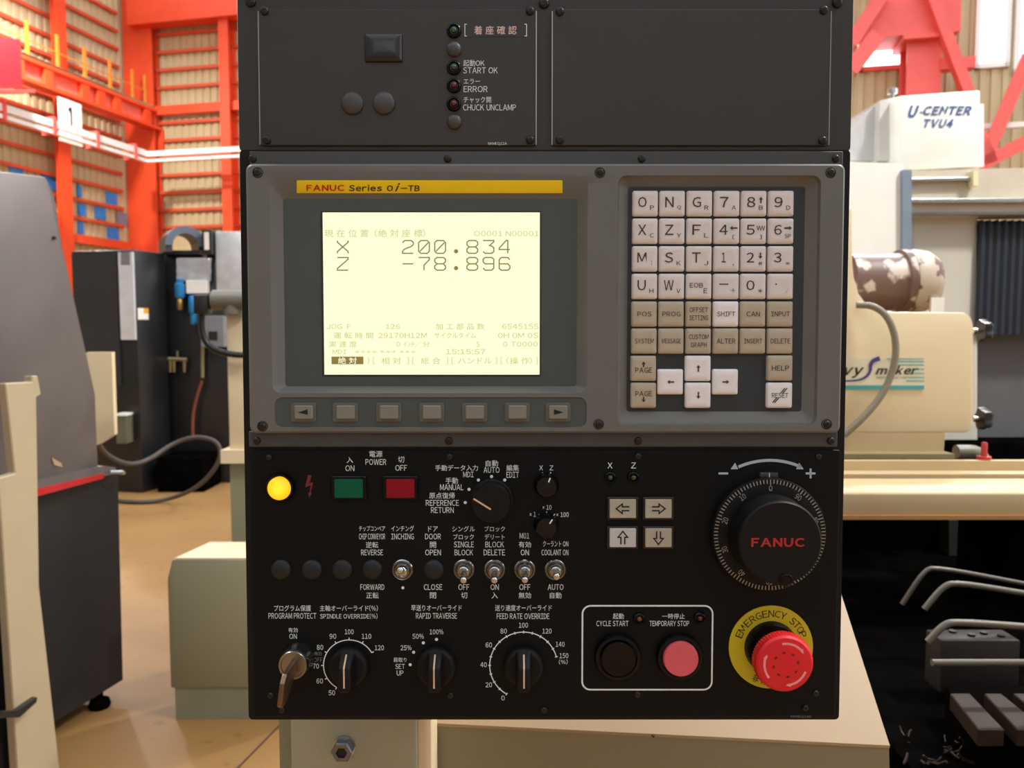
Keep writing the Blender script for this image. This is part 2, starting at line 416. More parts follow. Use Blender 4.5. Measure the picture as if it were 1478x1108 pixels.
# conductor rail, white
t = thing('conductor_rail', 'white twin conductor rail along the left wall and round the corner', 'rail', CORNER + B * .5 + Z * 6)
z1 = rayAB(236, 243, 1.4).z
for dz, th in ((0, .09), (.16, .16)):
    bm = nb(); box(bm, CORNER + B * 1.4 - A * 1.4 + Z * (z1 + dz), -A * 10, B * .12, Z * th)
    part('rail_bar', bm, WHITEP, t)
    bm = nb(); box(bm, CORNER + B * 1.4 - A * 1.4 + Z * (z1 + dz), B * 5, A * .1, Z * th * .8)
    part('rail_bar', bm, WHITEP, t)
for k in range(5):
    bm = nb(); box(bm, CORNER + B * 1.2 - A * (1.9 + k * 1.4) + Z * (z1 - .03), A * .08, B * .36, Z * .42); part('rail_bracket', bm, REDP, t)
# sign with 1
s0 = rayAB(84, 195, OFF); s1 = rayAB(116, 195, OFF); zt = rayAB(100, 146, OFF).z; s0.z = s1.z = zt - 1.05
bm = nb(); box(bm, s0 + B * .02, s1 - s0, B * .04, Z * 1.05)
t = thing('bay_number_sign', 'white bay sign with a black numeral 1 hanging under the crane beam', 'sign', (s0 + s1) / 2)
part('plate', bm, WHITEP, t)
bm = nb(); c = (s0 + s1) / 2 + B * .07 + Z * .62; put_text(bm, '1', c, A, Z, .2, .55, .03); part('numeral', bm, mat('black_ink', (18, 18, 20), .6), t, recalc=False)

# ================================================================== LEFT MACHINES
FOOT = on_floor(176, 1012)
def onC(px, py, off=0): return on_plane(px, py, FOOT + B * off, B)
t = thing('turning_machine', 'grey-hooded machine with black base cabinet and cream front panel at the left edge', 'machine', Vector((FOOT.x, FOOT.y, 0)) - A * .5 - B * .3)
def poly(pts, off): return [onC(x, y, off) for x, y in pts]
bm = nb(); prism(bm, poly([(-160, 236), (-60, 240), (66, 255), (78, 279), (91, 357), (127, 518), (138, 569), (142, 676), (55, 697), (-160, 752)], 0), -B * .7); bevel(bm, .006)
part('hood', bm, GSTEEL, t, 30)
bm = nb(); prism(bm, poly([(-300, 800), (56, 717), (170, 681), (178, 1003), (86, 1075), (-300, 1400)], -.02), -B * .7)
for v in bm.verts: v.co.z = max(v.co.z, .07)
part('base_cabinet', bm, mat('blue_black_sheet', (27, 27, 31), .5, var=.08), t)
bm = nb(); prism(bm, poly([(-160, 765), (-160, 748), (55, 694), (150, 672), (167, 674), (168, 681)], .02), -B * .75); part('drip_tray', bm, GSTEEL, t)
bm = nb(); prism(bm, poly([(20, 727), (20, 713), (55, 705), (150, 683), (150, 690), (55, 716)], .026), -B * .05); part('red_stripe', bm, mat('stripe_red', (178, 30, 38), .4), t, label='red stripe under the tray')
bm = nb(); q = onC(160, 682, .03); tube(bm, [q, q + B * .03 + A * .02, onC(178, 682, .03)], .008); part('tray_handle', bm, STEEL, t, 40)
bm = nb(); f = FOOT - B * .05 - A * .06; f.z = 0
spin(bm, f, Z, [(.035, 0), (.04, .01), (.035, .03), (.014, .035), (.014, .09)]); part('levelling_foot', bm, SHADED_IRON, t, 40)
g = FOOT - B * .62 - A * .06; g.z = 0
bm = nb(); spin(bm, g, Z, [(.035, 0), (.04, .01), (.035, .03), (.014, .035), (.014, .09)]); part('levelling_foot', bm, SHADED_IRON, t, 40)
o3 = .17
bm = nb(); prism(bm, poly([(-40, 556), (8, 553), (46, 551), (46, 542), (55, 542), (60, 569), (53, 573), (55, 697), (57, 845), (88, 1125), (26, 1125), (-2, 690), (22, 683)][1:], o3), -B * .03)
for v in bm.verts: v.co.z = max(v.co.z, .002)
bevel(bm, .003, 1)
part('front_panel', bm, mat('dimmed_cream_paint', (180, 163, 132), .45, var=.03), t, 30)  # cream darkened to offset the added lamp on this panel
bm = nb(); prism(bm, poly([(24, 1115), (-2, 690), (-60, 690), (-60, 1115)], o3 - .05), -B * .02); part('inner_panel', bm, BLACKP, t)
bm = nb(); prism(bm, poly([(-30, 1027), (18, 1024), (46, 1005), (45, 1012), (20, 1034), (-30, 1036)], o3 + .02), B * .02); part('door_handle', bm, BLACKP, t)
bm = nb(); q = [at(126, 508, 3.6), at(161, 508, 3.6), at(165, 627, 3.6), at(143, 641, 3.6), at(110, 650, 3.6), at(110, 520, 3.6)]; prism(bm, q, Y_ * .03)
part('rear_guard', bm, CREAM, t)
bm = nb(); prism(bm, [at(60, 600, 3.63), at(140, 600, 3.63), at(140, 640, 3.63), at(60, 640, 3.63)], Y_ * .02 ); part('guard_bracket', bm, BLACKP, t)
bm = nb(); q = onC(76, 345, .001); box(bm, q, A * .012, B * .004, Z * .01); part('catch', bm, BLACKP, t)
bm = nb(); q = onC(80, 664, .001); prism(bm, [onC(74, 660, .001), onC(88, 668, .001), onC(90, 674, .001), onC(78, 671, .001)], B * .002); part('rust_mark', bm, mat('worn_paint', (170, 140, 110), .6), t)

# black electrical cabinet
CP = at(197, 430, 6.95); CP.z = 0; z_top = at(197, 360, CP.y).z
def onP(P, n): return lambda px, py: on_plane(px, py, P, n)
fr = onP(CP, A)
t = thing('electrical_cabinet', 'tall glossy black cabinet with a pale door strip and yellow warning sticker', 'cabinet', Vector((CP.x, CP.y, 0)) - B * .3 + A * .3)
wl = (fr(107, 400) - CP).dot(B); ws = (fr(173, 400) - CP).dot(B)
bm = nb(); box(bm, Vector((CP.x, CP.y, .0)) + B * (wl - .02), B * (-wl + .02), A * .4, Z * z_top); bevel(bm, .01); part('carcass', bm, BLACKP, t, 30)
sheen = mat('satin_black_door', (60, 62, 66), .3, var=.06)
bm = nb(); box(bm, Vector((CP.x, CP.y, .95)) + B * wl - A * .02, B * (ws - wl - .012), A * .02, Z * (z_top - .98)); part('door', bm, mat('black_door', (44, 46, 49), .3, var=.1, scale=2), t)
bm = nb(); box(bm, Vector((CP.x, CP.y, 1.35)) + B * (ws + .005) - A * .02, B * (-ws - .015), A * .02, Z * (z_top - 1.37)); part('door_strip', bm, mat('pale_sheet', (205, 205, 208), .3), t)  # paler strip on the upper front beside the door
d0 = part
bm = nb()
for k in range(6):
    q = fr(177, 366 + k * 3.2); box(bm, q - A * .023, (fr(190, 366 + k * 3.2) - q), A * .002, Z * .011)
part('notice_text', bm, mat('grey_print', (70, 70, 72), .6), t)
sd = onP(CP, B)
bm = nb(); q = sd(199, 461); q2 = sd(214, 461); box(bm, q, q2 - q, B * .004, Z * .1); part('warning_label', bm, WHITEP, t, label='white and yellow warning sticker')
bm = nb(); q = sd(207, 452); q2 = sd(213.5, 452); box(bm, q + B * .0045, q2 - q, B * .002, Z * .045); part('warning_patch', bm, mat('amber_print', (230, 160, 40), .5), t)
yb_ = CP.y - .12
gx0, gx1 = at(167, 600, yb_).x, at(181, 600, yb_).x
bm = nb(); cbox(bm, gx0, gx1, yb_, CP.y + .04, at(170, 640, yb_).z, at(170, 600, yb_).z); gb_ = part('grey_box', bm, mat('olive_grey', (92, 92, 72), .6), t)
bm = nb(); cbox(bm, gx0 - .01, gx1 + .005, yb_ - .01, CP.y + .04, at(170, 600, yb_).z, at(170, 597, yb_).z); part('box_lid', bm, WHITEP, gb_)
# black hydraulic machine beside it
HY = 7.42
def h(px, py, off=0): return at(px, py, HY - off)
zt = h(280, 368).z
t = thing('hydraulic_machine', 'black oily machine body with chip chute, blue filters and brass valves behind the cabinet', 'machine', Vector((h(280, 700).x, HY + .4, 0)))
x0, x1 = h(237, 500).x, h(330, 500).x
bm = nb(); cbox(bm, x0, x1, HY, HY + .9, 0, zt); bevel(bm, .015)
part('body', bm, BLACKP, t, 30)
xl = h(241, 600, .2).x
bm = nb(); cbox(bm, xl, h(318, 600).x, HY - .44, HY - .01, 0, h(250, 650).z); bevel(bm, .01); part('plinth', bm, SHADED_IRON, t, 30)
# chute: arch
c = h(268, 355, .05); ax = (B * .75 + -A * .65).normalized(); ro, ri = .175, .115
u = Z.cross(ax).normalized()
bm = nb()
def archloop(c, r, n=18): return [c + u * r * math.cos(PI * k / n) + Z * r * math.sin(PI * k / n) for k in range(n + 1)]
rows = [archloop(c, ro), archloop(c - ax * .26, ro), archloop(c - ax * .26, ri), archloop(c, ri), archloop(c, ro)]
for lp in rows:
    lp.insert(0, lp[0] - Z * .06); lp.append(lp[-1] - Z * .06)
loft(bm, rows, False, False, closed=False)
part('chip_chute', bm, mat('chute_black', (40, 42, 46), .4), t, 40)
bm = nb(); rows = [archloop(c + ax * .001, ro + .005), archloop(c + ax * .02, ro + .005), archloop(c + ax * .02, ri), archloop(c + ax * .001, ri), archloop(c + ax * .001, ro + .005)]
loft(bm, rows, False, False, closed=False); part('chute_rim', bm, mat('grey_blue_steel', (92, 104, 122), .4), t, 40)
bm = nb(); cbox(bm, h(240, 400).x, h(292, 400).x, HY - .06, HY + .3, zt, h(270, 362).z); part('chute_base', bm, BLACKP, t)
bm = nb(); cbox(bm, h(299, 400).x, h(312, 400).x, HY - .1, HY + .05, zt, h(300, 334).z); part('lamp_box', bm, BLACKP, t)
bm = nb(); cbox(bm, h(303, 400).x, h(309, 400).x, HY - .115, HY - .1, h(300, 362).z, h(300, 337).z); part('lamp_face', bm, WHITEP, t)
bm = nb()
prev = None
import math as _m
gx, gy = 10, 7; vv = [[None] * (gy + 1) for _ in range(gx + 1)]
for i in range(gx + 1):
    for j in range(gy + 1):
        q = h(255 + 50 * i / gx, 405 - 33 * j / gy, .05); q.y += random.uniform(-.012, .012); vv[i][j] = bm.verts.new(q)
for i in range(gx):
    for j in range(gy): bm.faces.new((vv[i][j], vv[i + 1][j], vv[i + 1][j + 1], vv[i][j + 1]))
part('plastic_wrap', bm, mat('glare_white_film', (190, 190, 194), .15, .3), t, 80)  # film coloured near white to stand for its glare
def hcyl(px, y0, y1, r, m, name, off=.08, parent=None, prof=None):
    bm = nb(); a = h(px, y1, off); b = h(px, y0, off); L = b.z - a.z
    spin(bm, a, Z, prof or [(r * .8, 0), (r, L * .08), (r, L * .9), (r * .7, L)], 18); return part(name, bm, m, parent or t, 40)
BLUE = mat('blue_filter', (38, 128, 190), .3, var=.05)
f1 = hcyl(260, 408, 430, .045, BLUE, 'air_filter'); hcyl(260, 402, 408, .032, BLUE, 'filter_cap', parent=f1); hcyl(260, 430, 447, .026, mat('brass', (170, 140, 80), .3, .8), 'filter_bowl', parent=f1)
f2 = hcyl(280, 426, 452, .045, BLUE, 'air_filter'); hcyl(280, 452, 468, .03, BLUE, 'filter_bowl', parent=f2)
bm = nb(); cbox(bm, h(273, 400).x, h(303, 400).x, HY - .08, HY - .01, h(280, 424).z, h(280, 405).z); bevel(bm, .006); part('control_box', bm, WHITEP, t)
bm = nb(); cbox(bm, h(298, 400).x, h(331, 400).x, HY - .18, HY - .01, h(280, 500).z, h(280, 456).z); bevel(bm, .006); part('junction_box', bm, mat('grey_enamel', (120, 124, 128), .4), t)
bm = nb(); cbox(bm, h(310, 400).x, h(322, 400).x, HY - .19, HY - .18, h(280, 490).z, h(280, 478).z); part('box_window', bm, BLACKP, t)
BR = mat('tarnished_brass', (150, 140, 105), .35, .7)
bm = nb(); tube(bm, [h(243, 518, .06), h(270, 519, .06)], .02); vm = part('valve_manifold', bm, BR, t, 40)
for px in (246, 251, 266):
    bm = nb(); tube(bm, [h(px, 518, .06), h(px, 537, .06)], .018, r_end=.012); part('valve', bm, BR, vm, 40)
bm = nb(); tube(bm, [h(256, 518, .06), h(256, 506, .06)], .01); part('valve_stem', bm, BR, vm, 40)
bm = nb(); tube(bm, [h(293, 495, .06), h(292, 515, .06), h(292, 545, .07)], .018); part('drain_pipe', bm, BR, t, 40)
bm = nb(); tube(bm, [h(291, 550, .08), h(283, 575, .08), h(278, 600, .08), h(278, 628, .08)], .014, smoothk=2); part('orange_hose', bm, mat('rust_hose', (120, 60, 40), .6), t, 40)
# translucent cover beside
bm = nb(); cbox(bm, h(313, 400).x, h(352, 400).x + .1, HY - .02, HY + .3, h(320, 448).z, h(320, 334).z); bevel(bm, .01)
part('metal_cover', bm, mat('zinc_sheet', (205, 206, 208), .3, .2, var=.12, scale=10), t, 30, label='pale galvanised cover')

# cream column with pipe fitting (left of the panel)
t = thing('machine_pillar', 'cream upright machine pillar with a grey pipe tee, left of the control panel', 'pillar', at(345, 900, 3.35) * 1)
t.location.z = 0; ABS[t] = Vector(t.location)
bm = nb(); a = at(327, 500, 3.3); b = at(350, 500, 3.3)
cbox(bm, a.x, a.x + .22, 3.3, 3.5, at(330, 665, 3.3).z, at(330, 452, 3.3).z)
bevel(bm, .008); part('upper_column', bm, CREAM, t, 30)
bm = nb(); cbox(bm, at(318, 600, 3.28).x, at(318, 600, 3.28).x + .28, 3.27, 3.5, at(330, 667, 3.3).z, at(330, 648, 3.3).z); part('collar_plate', bm, CREAM, t)
bm = nb(); cbox(bm, at(330, 600, 3.3).x, at(330, 600, 3.3).x + .2, 3.3, 3.5, 0, at(330, 667, 3.3).z); part('lower_column', bm, SHADED_CREAM, t)
FIT = mat('grey_fitting', (108, 104, 92), .45, var=.08)
bm = nb(); tube(bm, [at(308, 433, 3.28), at(360, 433, 3.28)], .042, 16); tube(bm, [at(336, 433, 3.28), at(336, 453, 3.28)], .036, 16); part('pipe_tee', bm, FIT, t, 40)
bm = nb(); tube(bm, [at(303, 436, 3.28), at(311, 433, 3.28)], .022, 12); part('pipe_nipple', bm, BR, t, 40)
t2 = thing('sensor_cable', 'black plug and cable looping from the grey tee back to the pillar', 'cable', at(290, 480, 3.27))
bm = nb(); a = at(293, 436, 3.27); cbox(bm, a.x - .03, a.x + .03, 3.24, 3.3, a.z - .05, a.z + .03); bevel(bm, .008); part('plug', bm, BLACKP, t2, 40)
bm = nb(); tube(bm, [at(292, 445, 3.27), at(290, 470, 3.27), at(296, 495, 3.27), at(315, 508, 3.27), at(346, 513, 3.27), at(362, 511, 3.27)], .013, smoothk=3); part('lead', bm, mat('black_rubber', (20, 20, 21), .35), t2, 60)
# floor cable
bm = nb()
tube(bm, [at(138, 630, 5.6), at(150, 655, 5.7), at(185, 672, 5.9), at(215, 664, 6.1), at(248, 640, 6.3), at(285, 628, 6.3), at(318, 638, 6.3), at(318, 668, 6.3), at(285, 705, 6.4), on_floor(240, 722, .02), on_floor(200, 725, .02), on_floor(165, 722, .02)], .017, smoothk=3)
part('power_cable', bm, mat('grey_rubber', (74, 66, 60), .6), smooth=60, label='grey cable sagging between the machines and ending on the tan floor', cat='cable')

# cream cover box standing on the floor
FP = on_floor(250, 1039); D = FP.y
t = thing('cream_floor_cover', 'low cream sheet-metal box with sloped top standing on the floor left of the panel', 'cover box', Vector((FP.x + .2, D + .1, 0)))
def hb(px, py): return at(px, py, D)
xL = hb(243, 900).x; zs = hb(250, 835).z; z2 = hb(250, 807).z; zm = hb(250, 993).z
bm = nb()
pr = [(xL, D, zm), (xL + .5, D, zm), (xL + .5, D, z2), (xL + .02, D, z2), (xL, D, zs)]
prism(bm, pr, A * .2); bevel(bm, .006)
part('upper_cover', bm, SHADED_CREAM, t, 30)
bm = nb(); prism(bm, [(xL + .015, D + .005, 0), (xL + .5, D + .005, 0), (xL + .5, D + .005, zm), (xL + .015, D + .005, zm)], A * .2); part('kick_panel', bm, mat('shaded_cream_trim', (132, 130, 106), .5), t)  # cream darkened down here, shade put into the colour
bm = nb(); prism(bm, [(xL + .03, D + .005, z2), (xL + .5, D + .005, z2), (xL + .5, D + .21, z2 + .004), (xL + .08, D + .21, z2 + .004)], Z * .004); part('lid', bm, CREAM, t)

# ================================================================== CONTROL PANEL
TILT = R(1.26)
PN = Vector((0, -math.cos(TILT), math.sin(TILT))); PU = Vector((0, math.sin(TILT), math.cos(TILT)))
c_ = ray(785, 554); PO = CAM_LOC + c_ * (0.59 / c_.y)
BASE = on_plane(786, 1040, PO, PN)
PX = 0.59 / F            # metres per pixel near the middle
PANEL = thing('control_panel', 'black and grey machine tool control panel with screen, keypad, knobs and emergency stop', 'control panel', BASE, rot=(R(90) - TILT, 0, 0), local=True)
def U(px, py, hh=0.0):
    q = on_plane(px, py, BASE + PN * hh, PN) - BASE
    return (q.x, q.dot(PU))
def UZ(px, py, hh=0.0): u, v = U(px, py, hh); return Vector((u, v, hh))
def rectU(x0, y0, x1, y1, hh=0):   # pixel box -> local box x0,y0,x1,y1 (y up)
    a = U(x0, (y0 + y1) / 2, hh); b = U(x1, (y0 + y1) / 2, hh); c = U((x0 + x1) / 2, y1, hh); d = U((x0 + x1) / 2, y0, hh)
    return a[0], c[1], b[0], d[1]
SX = lambda n_: n_ * PX
def slab(name, rc, z0, z1, r, m, parent=PANEL, bev=.0006, label=None, seg=4):
    x0, y0, x1, y1 = rc; bm = nb(); b = bev
    loft(bm, [rrect(x0, y0, x1, y1, r, z0, seg), rrect(x0, y0, x1, y1, r, z1 - b, seg), rrect(x0 + b, y0 + b, x1 - b, y1 - b, max(r - b, b / 2), z1, seg)])
    return part(name, bm, m, parent, 30, label)
HOUS = mat('black_housing', (14, 16, 18), .5, var=.1, scale=30, spec=.25, bump=.05, bscale=900)
UPH = mat('brown_black_housing', (44, 42, 40), .5, var=.05, scale=30, spec=.5, bump=.04, bscale=900)
OPM = mat('black_operation_plate', (9, 12, 13), .5, var=.08, scale=20, spec=.18)
BEZ = mat('warm_grey_bezel', (106, 107, 103), .42, var=.05, scale=20, bump=.04, bscale=1500)
BEZD = mat('dark_grey_recess', (72, 80, 78), .5, var=.05, scale=20)
STRIP = mat('strip_grey', (66, 67, 67), .4, var=.05)
SCRM = mat('black_screw', (52, 50, 46), .3, .7)
SLOT = mat('screw_slot_black', (6, 6, 6), .6)
WINK = mat('white_print', (232, 242, 242), .6, var=.02)
BLK = mat('gloss_black_plastic', (11, 11, 12), .25, var=.1, spec=.25)
MATB = mat('matt_black_plastic', (13, 13, 14), .5, var=.1, spec=.25)
CHROME = mat('chrome', (205, 203, 198), .16, 1, var=.05)

a = U(357, 1040); b = U(1216, 1040); c = U(340, 0); d = U(1231, 0)
hx0 = (a[0] + c[0]) / 2; hx1 = (b[0] + d[0]) / 2; htop = U(785, -40)[1]
ysplit = U(785, 216)[1]
bm = nb()
loft(bm, [rrect(hx0, 0, hx1, ysplit, .004, -.11), rrect(hx0, 0, hx1, ysplit, .004, -.003), rrect(hx0 + .0012, .001, hx1 - .0012, ysplit, .003, 0)])
part('lower_housing', bm, HOUS, PANEL, 40)
bm = nb()
loft(bm, [rrect(hx0, ysplit, hx1, htop, .002, -.11), rrect(hx0, ysplit, hx1, htop, .002, -.003), rrect(hx0 + .0012, ysplit, hx1 - .0012, htop, .002, 0)])
part('upper_housing', bm, UPH, PANEL, 40)
for px in (353, 1218):
    bm = nb(); q = UZ(px, 1010, -.02); sg = -1 if px < 700 else 1
    q.x = hx0 if sg < 0 else hx1
    spin(bm, q, Vector((sg, 0, 0)), [(.0062, 0), (.0062, .001), (.005, .003), (.0025, .0042)], 20); part('side_bolt', bm, STEEL, PANEL, 60, label='bright dome-headed side bolt')
for (x0, x1, nm) in ((374, 774, 0), (797, 1198, 1)):
    pl = slab('cover_plate', rectU(x0, 13, x1, 210, .002), 0, .002, .002, mat('cover_plate_brown', (48, 45, 42), .5, var=.05, scale=25, spec=.5, bump=.04, bscale=900))
    rc = rectU(x0, 16, x1, 209, .002)
    for xx in (rc[0], rc[2]):
        bm = nb(); cbox(bm, xx - .0004, xx + .0004, rc[1], rc[3], .0016, .0022); part('plate_edge', bm, mat('pale_edge', (150, 150, 145), .3, .5), pl)  # thin pale line along each plate side
# screws --------------------------------------------------------------
def screw(px, py, r, z, m=SCRM, parent=PANEL, rot=None):
    c = U(px, py, z); bm = nb(); lathe(bm, c, [(r, z), (r, z + r * .25), (r * .8, z + r * .55), (r * .45, z + r * .62)], 18); s = part('screw', bm, m, parent, 50)
    bm = nb(); a0 = random.uniform(0, PI / 2) if rot is None else rot
    for a in (a0, a0 + PI / 2):
        dx = Vector((math.cos(a), math.sin(a), 0)) * r * .55; dy = Vector((-math.sin(a), math.cos(a), 0)) * r * .12
        C_ = Vector((c[0], c[1], z + r * .56)); prism(bm, [C_ - dx - dy, C_ + dx - dy, C_ + dx + dy, C_ - dx + dy], (0, 0, r * .1))
    part('cross_slot', bm, SLOT, s)
for px, py in ((382, 16), (765, 16), (385, 202), (765, 202), (808, 17), (1189, 15), (808, 202), (1187, 203)): screw(px, py, SX(6), .002)
for px, py in ((362, 3), (785, 5), (1208, 4)): screw(px, py, SX(7.5), 0)

# display unit ---------------------------------------------------------
BZ = .008
slab('mounting_strip', rectU(360, 218, 1217, 240, .003), 0, .003, .001, STRIP)
slab('mounting_strip', rectU(359, 622, 1209, 645, .003), 0, .003, .001, STRIP)
for px in (365, 646, 926, 1206): screw(px, 229, SX(5.5), .003)
for px in (371, 648, 921, 1199): screw(px, 636, SX(5.5), .003)
def fill_with_holes(bm, outer, holes):
    vs = [[bm.verts.new(p) for p in lp] for lp in [outer] + holes]; es = []
    for r_ in vs:
        for i in range(len(r_)): es.append(bm.edges.new((r_[i], r_[(i + 1) % len(r_)])))
    bmesh.ops.triangle_fill(bm, use_beauty=True, use_dissolve=False, edges=es, normal=(0, 0, 1))
    return vs
def bridge(bm, rows):
    for r0, r1 in zip(rows, rows[1:]):
        for i in range(len(r0)):
            j = (i + 1) % len(r0); bm.faces.new((r0[i], r0[j], r1[j], r1[i]))
bm = nb()
bo = rectU(357, 236, 1217, 625, BZ)
O1 = rectU(391, 255, 848, 567, BZ); I1 = rectU(411, 288, 832, 557, .000)
O2 = rectU(891, 253, 1182, 613, BZ); I2 = rectU(906, 270, 1159, 593, .001)
O3 = rectU(396, 573, 847, 617, BZ)
def rr4(rc, r, z): return rrect(*rc, r, z, 4)
def ins(rc, d): return (rc[0] + d, rc[1] + d, rc[2] - d, rc[3] - d)
vs = fill_with_holes(bm, rr4(ins(bo, .0015), .004, BZ), [rr4(O1, .006, BZ), rr4(O2, .006, BZ), rr4(O3, .006, BZ)])
def nl(pts): return [bm.verts.new(p) for p in pts]
bridge(bm, [vs[0], nl(rr4(bo, .005, BZ - .0015)), nl(rr4(bo, .005, .0))])
bridge(bm, [vs[1], nl(rr4(I1, .002, .0005))]); bridge(bm, [vs[2], nl(rr4(ins(O2, .001), .005, BZ - .003)), nl(rr4(I2, .002, .0005))])
r3 = nl(rr4(ins(O3, .0006), .005, BZ - .001)); bridge(bm, [vs[3], r3])
UNIT = part('display_bezel', bm, BEZ, PANEL, 35)
slab('softkey_bed', ins(O3, .0005), .004, BZ - .0008, .005, BEZD, UNIT, .0002)
slab('screen_recess', ins(I1, -.001), .0002, .0007, .002, BEZD, UNIT, .0001)
slab('keypad_recess', ins(I2, -.001), .0002, .0007, .002, mat('keypad_bed', (44, 50, 54), .5), UNIT, .0001)
for px, py in ((372, 249), (866, 249), (1199, 249), (379, 615), (864, 612), (1193, 612)):
    c = U(px, py, BZ); bm = nb(); lathe(bm, c, [(SX(7.6), BZ - .002), (SX(7.6), BZ + .0002), (SX(6.4), BZ + .0004), (SX(6), BZ - .0002)], 20, cap1=True); part('screw_cup', bm, SLOT, UNIT, 50)
    screw(px, py, SX(5.6), BZ - .0006)
# yellow name strip on the top slope
ya, yb = 261, 279
bm = nb(); zt_, zb_ = BZ * .80, BZ * .28
def slope_z(py): return BZ + (0.0005 - BZ) * (py - 255) / (288 - 255)
q = []
for (px, py) in ((428, 260.5), (812, 260.5), (812, 279), (428, 279)):
    z_ = slope_z(py) + .0008; q.append(UZ(px, py, z_))
nn = (q[1] - q[0]).cross(q[3] - q[0]).normalized()
if nn.z < 0: nn = -nn
prism(bm, [v - nn * .002 for v in q], nn * .002); bevel(bm, .0005)
YEL = mat('yellow_enamel', (255, 222, 24), .4, var=.02)
yp = part('name_strip', bm, YEL, PANEL, 40, label='yellow maker name strip above the screen')
ux = (q[1] - q[0]).normalized(); uy = (q[0] - q[3]).normalized()
def onstrip(px, py): return q[0] + ux * ((px - 428) / 384 * (q[1] - q[0]).length) - uy * ((py - 260.5) / 18.5 * (q[3] - q[0]).length) + nn * .0003
bm = nb(); put_text(bm, 'FANUC', onstrip(470, 271), ux, uy, SX(54), SX(9), .028); part('red_lettering', bm, mat('red_print', (205, 30, 20), .5), yp, recalc=False)
bm = nb(); put_text(bm, 'Series', onstrip(528, 271), ux, uy, SX(47), SX(9.5), .022); put_text(bm, '0', onstrip(563.5, 271.5), ux, uy, SX(9), SX(8.5), .02)
put_text(bm, 'i', onstrip(574.5, 270), ux, uy, SX(6.5), SX(12), .02, shear=.3); put_text(bm, '-TB', onstrip(593, 271.5), ux, uy, SX(27), SX(8.5), .022)
part('black_lettering', bm, mat('dark_print', (40, 34, 24), .5), yp, recalc=False)

# screen ----
def emat(name, c, e=.8):
    m = bpy.data.materials.new(name); m.use_nodes = True; p = m.node_tree.nodes['Principled BSDF']
    p.inputs['Base Color'].default_value = (.01, .01, .01, 1); p.inputs['Roughness'].default_value = .4; p.inputs['Specular IOR Level'].default_value = .3
    p.inputs['Emission Color'].default_value = (*lin(c), 1); p.inputs['Emission Strength'].default_value = e; return m
scrm = emat('lit_screen', (255, 254, 216), 1.0)
# ---------------------------------------------------------------
SZ = .0012
sc = slab('screen_frame', rectU(464, 304.5, 781, 543, SZ), .0004, SZ, .0006, mat('screen_surround', (40, 42, 38), .4), UNIT, .0002)
SCR = slab('screen', rectU(467, 306.5, 779, 540.5, SZ), .0004, SZ + .0003, .0003, scrm, PANEL, .0001, label='glowing pale yellow screen')
SCR['label'] = 'glowing pale yellow screen'
SZ += .0005
ink = emat('screen_dark_ink', (140, 122, 60), 1); ink2 = emat('screen_faint_ink', (214, 206, 130), 1)
G = {  # stroke glyphs on a 0..4 x 0..6 cell
 'X': [[(0, 6), (0, 5.2), (4, .8), (4, 0)], [(4, 6), (4, 5.2), (0, .8), (0, 0)]],
 'Z': [[(0, 6), (4, 6), (4, 5.2), (0, .8), (0, 0), (4, 0)]],
 '2': [[(0, 5), (.8, 6), (3.2, 6), (4, 5.2), (4, 4), (3.2, 3.2), (.8, 2), (0, 1), (0, 0), (4, 0)]],
 '0': [[(.8, 0), (3.2, 0), (4, 1), (4, 5), (3.2, 6), (.8, 6), (0, 5), (0, 1), (.8, 0)], [(.5, 1), (3.6, 5)]],
 '8': [[(.8, 3), (0, 4), (0, 5.2), (.8, 6), (3.2, 6), (4, 5.2), (4, 4), (3.2, 3), (.8, 3), (0, 2), (0, .8), (.8, 0), (3.2, 0), (4, .8), (4, 2), (3.2, 3)]],
 '3': [[(0, 6), (4, 6), (4, 5.4), (2.4, 3.6), (3.2, 3.4), (4, 2.6), (4, .8), (3.2, 0), (.8, 0), (0, .8)]],
 '4': [[(4, 1.8), (0, 1.8), (0, 2.4), (2.6, 6), (3.2, 6), (3.2, 0)]],
 '-': [[(0, 3), (4, 3)]],
 '7': [[(0, 6), (4, 6), (4, 5), (2, 2.4), (2, 0)]],
 '9': [[(0, 1), (.8, 0), (3.2, 0), (4, 1), (4, 5.2), (3.2, 6), (.8, 6), (0, 5.2), (0, 4), (.8, 3), (3.8, 3)]],
 '6': [[(4, 5), (3.2, 6), (.8, 6), (0, 5), (0, .8), (.8, 0), (3.2, 0), (4, .8), (4, 2), (3.2, 3), (.2, 3)]],
}
bm = nb()
def sglyph(ch, x0, y0, x1, y1):
    for pl in G[ch]:
        stroke(bm, [U(x0 + (x1 - x0) * a / 4, y1 - (y1 - y0) * b / 6, SZ) for a, b in pl], SX(1.7), SZ)
for row, s_, yy in ((0, '200.834', (347, 365.5)), (1, '-78.896', (371.5, 389.8))):
    bm = nb(); sglyph('XZ'[row], 487, yy[0], 502.5, yy[1]); part('axis_letter', bm, ink, SCR, recalc=False); bm = nb()
    for i, ch in enumerate(s_):
        x = 581 + i * 23.25
        if ch == '.': disc(bm, U(x + 7.5, yy[1] - 3, SZ), SX(3), SZ)
        else: sglyph(ch, x, yy[0], x + 15.5, yy[1])
    part('position_readout', bm, ink, SCR, recalc=False)
def ptxt(bm, body, cx, cy, w_, h_, z, bold=0.0, shear=0, rot=0, space=1.0):
    c = UZ(cx, cy, z); ca, sa = math.cos(R(rot)), math.sin(R(rot))
    put_text(bm, body, c, Vector((ca, sa, 0)), Vector((-sa, ca, 0)), SX(w_), SX(h_), bold, shear, space)
bm = nb()
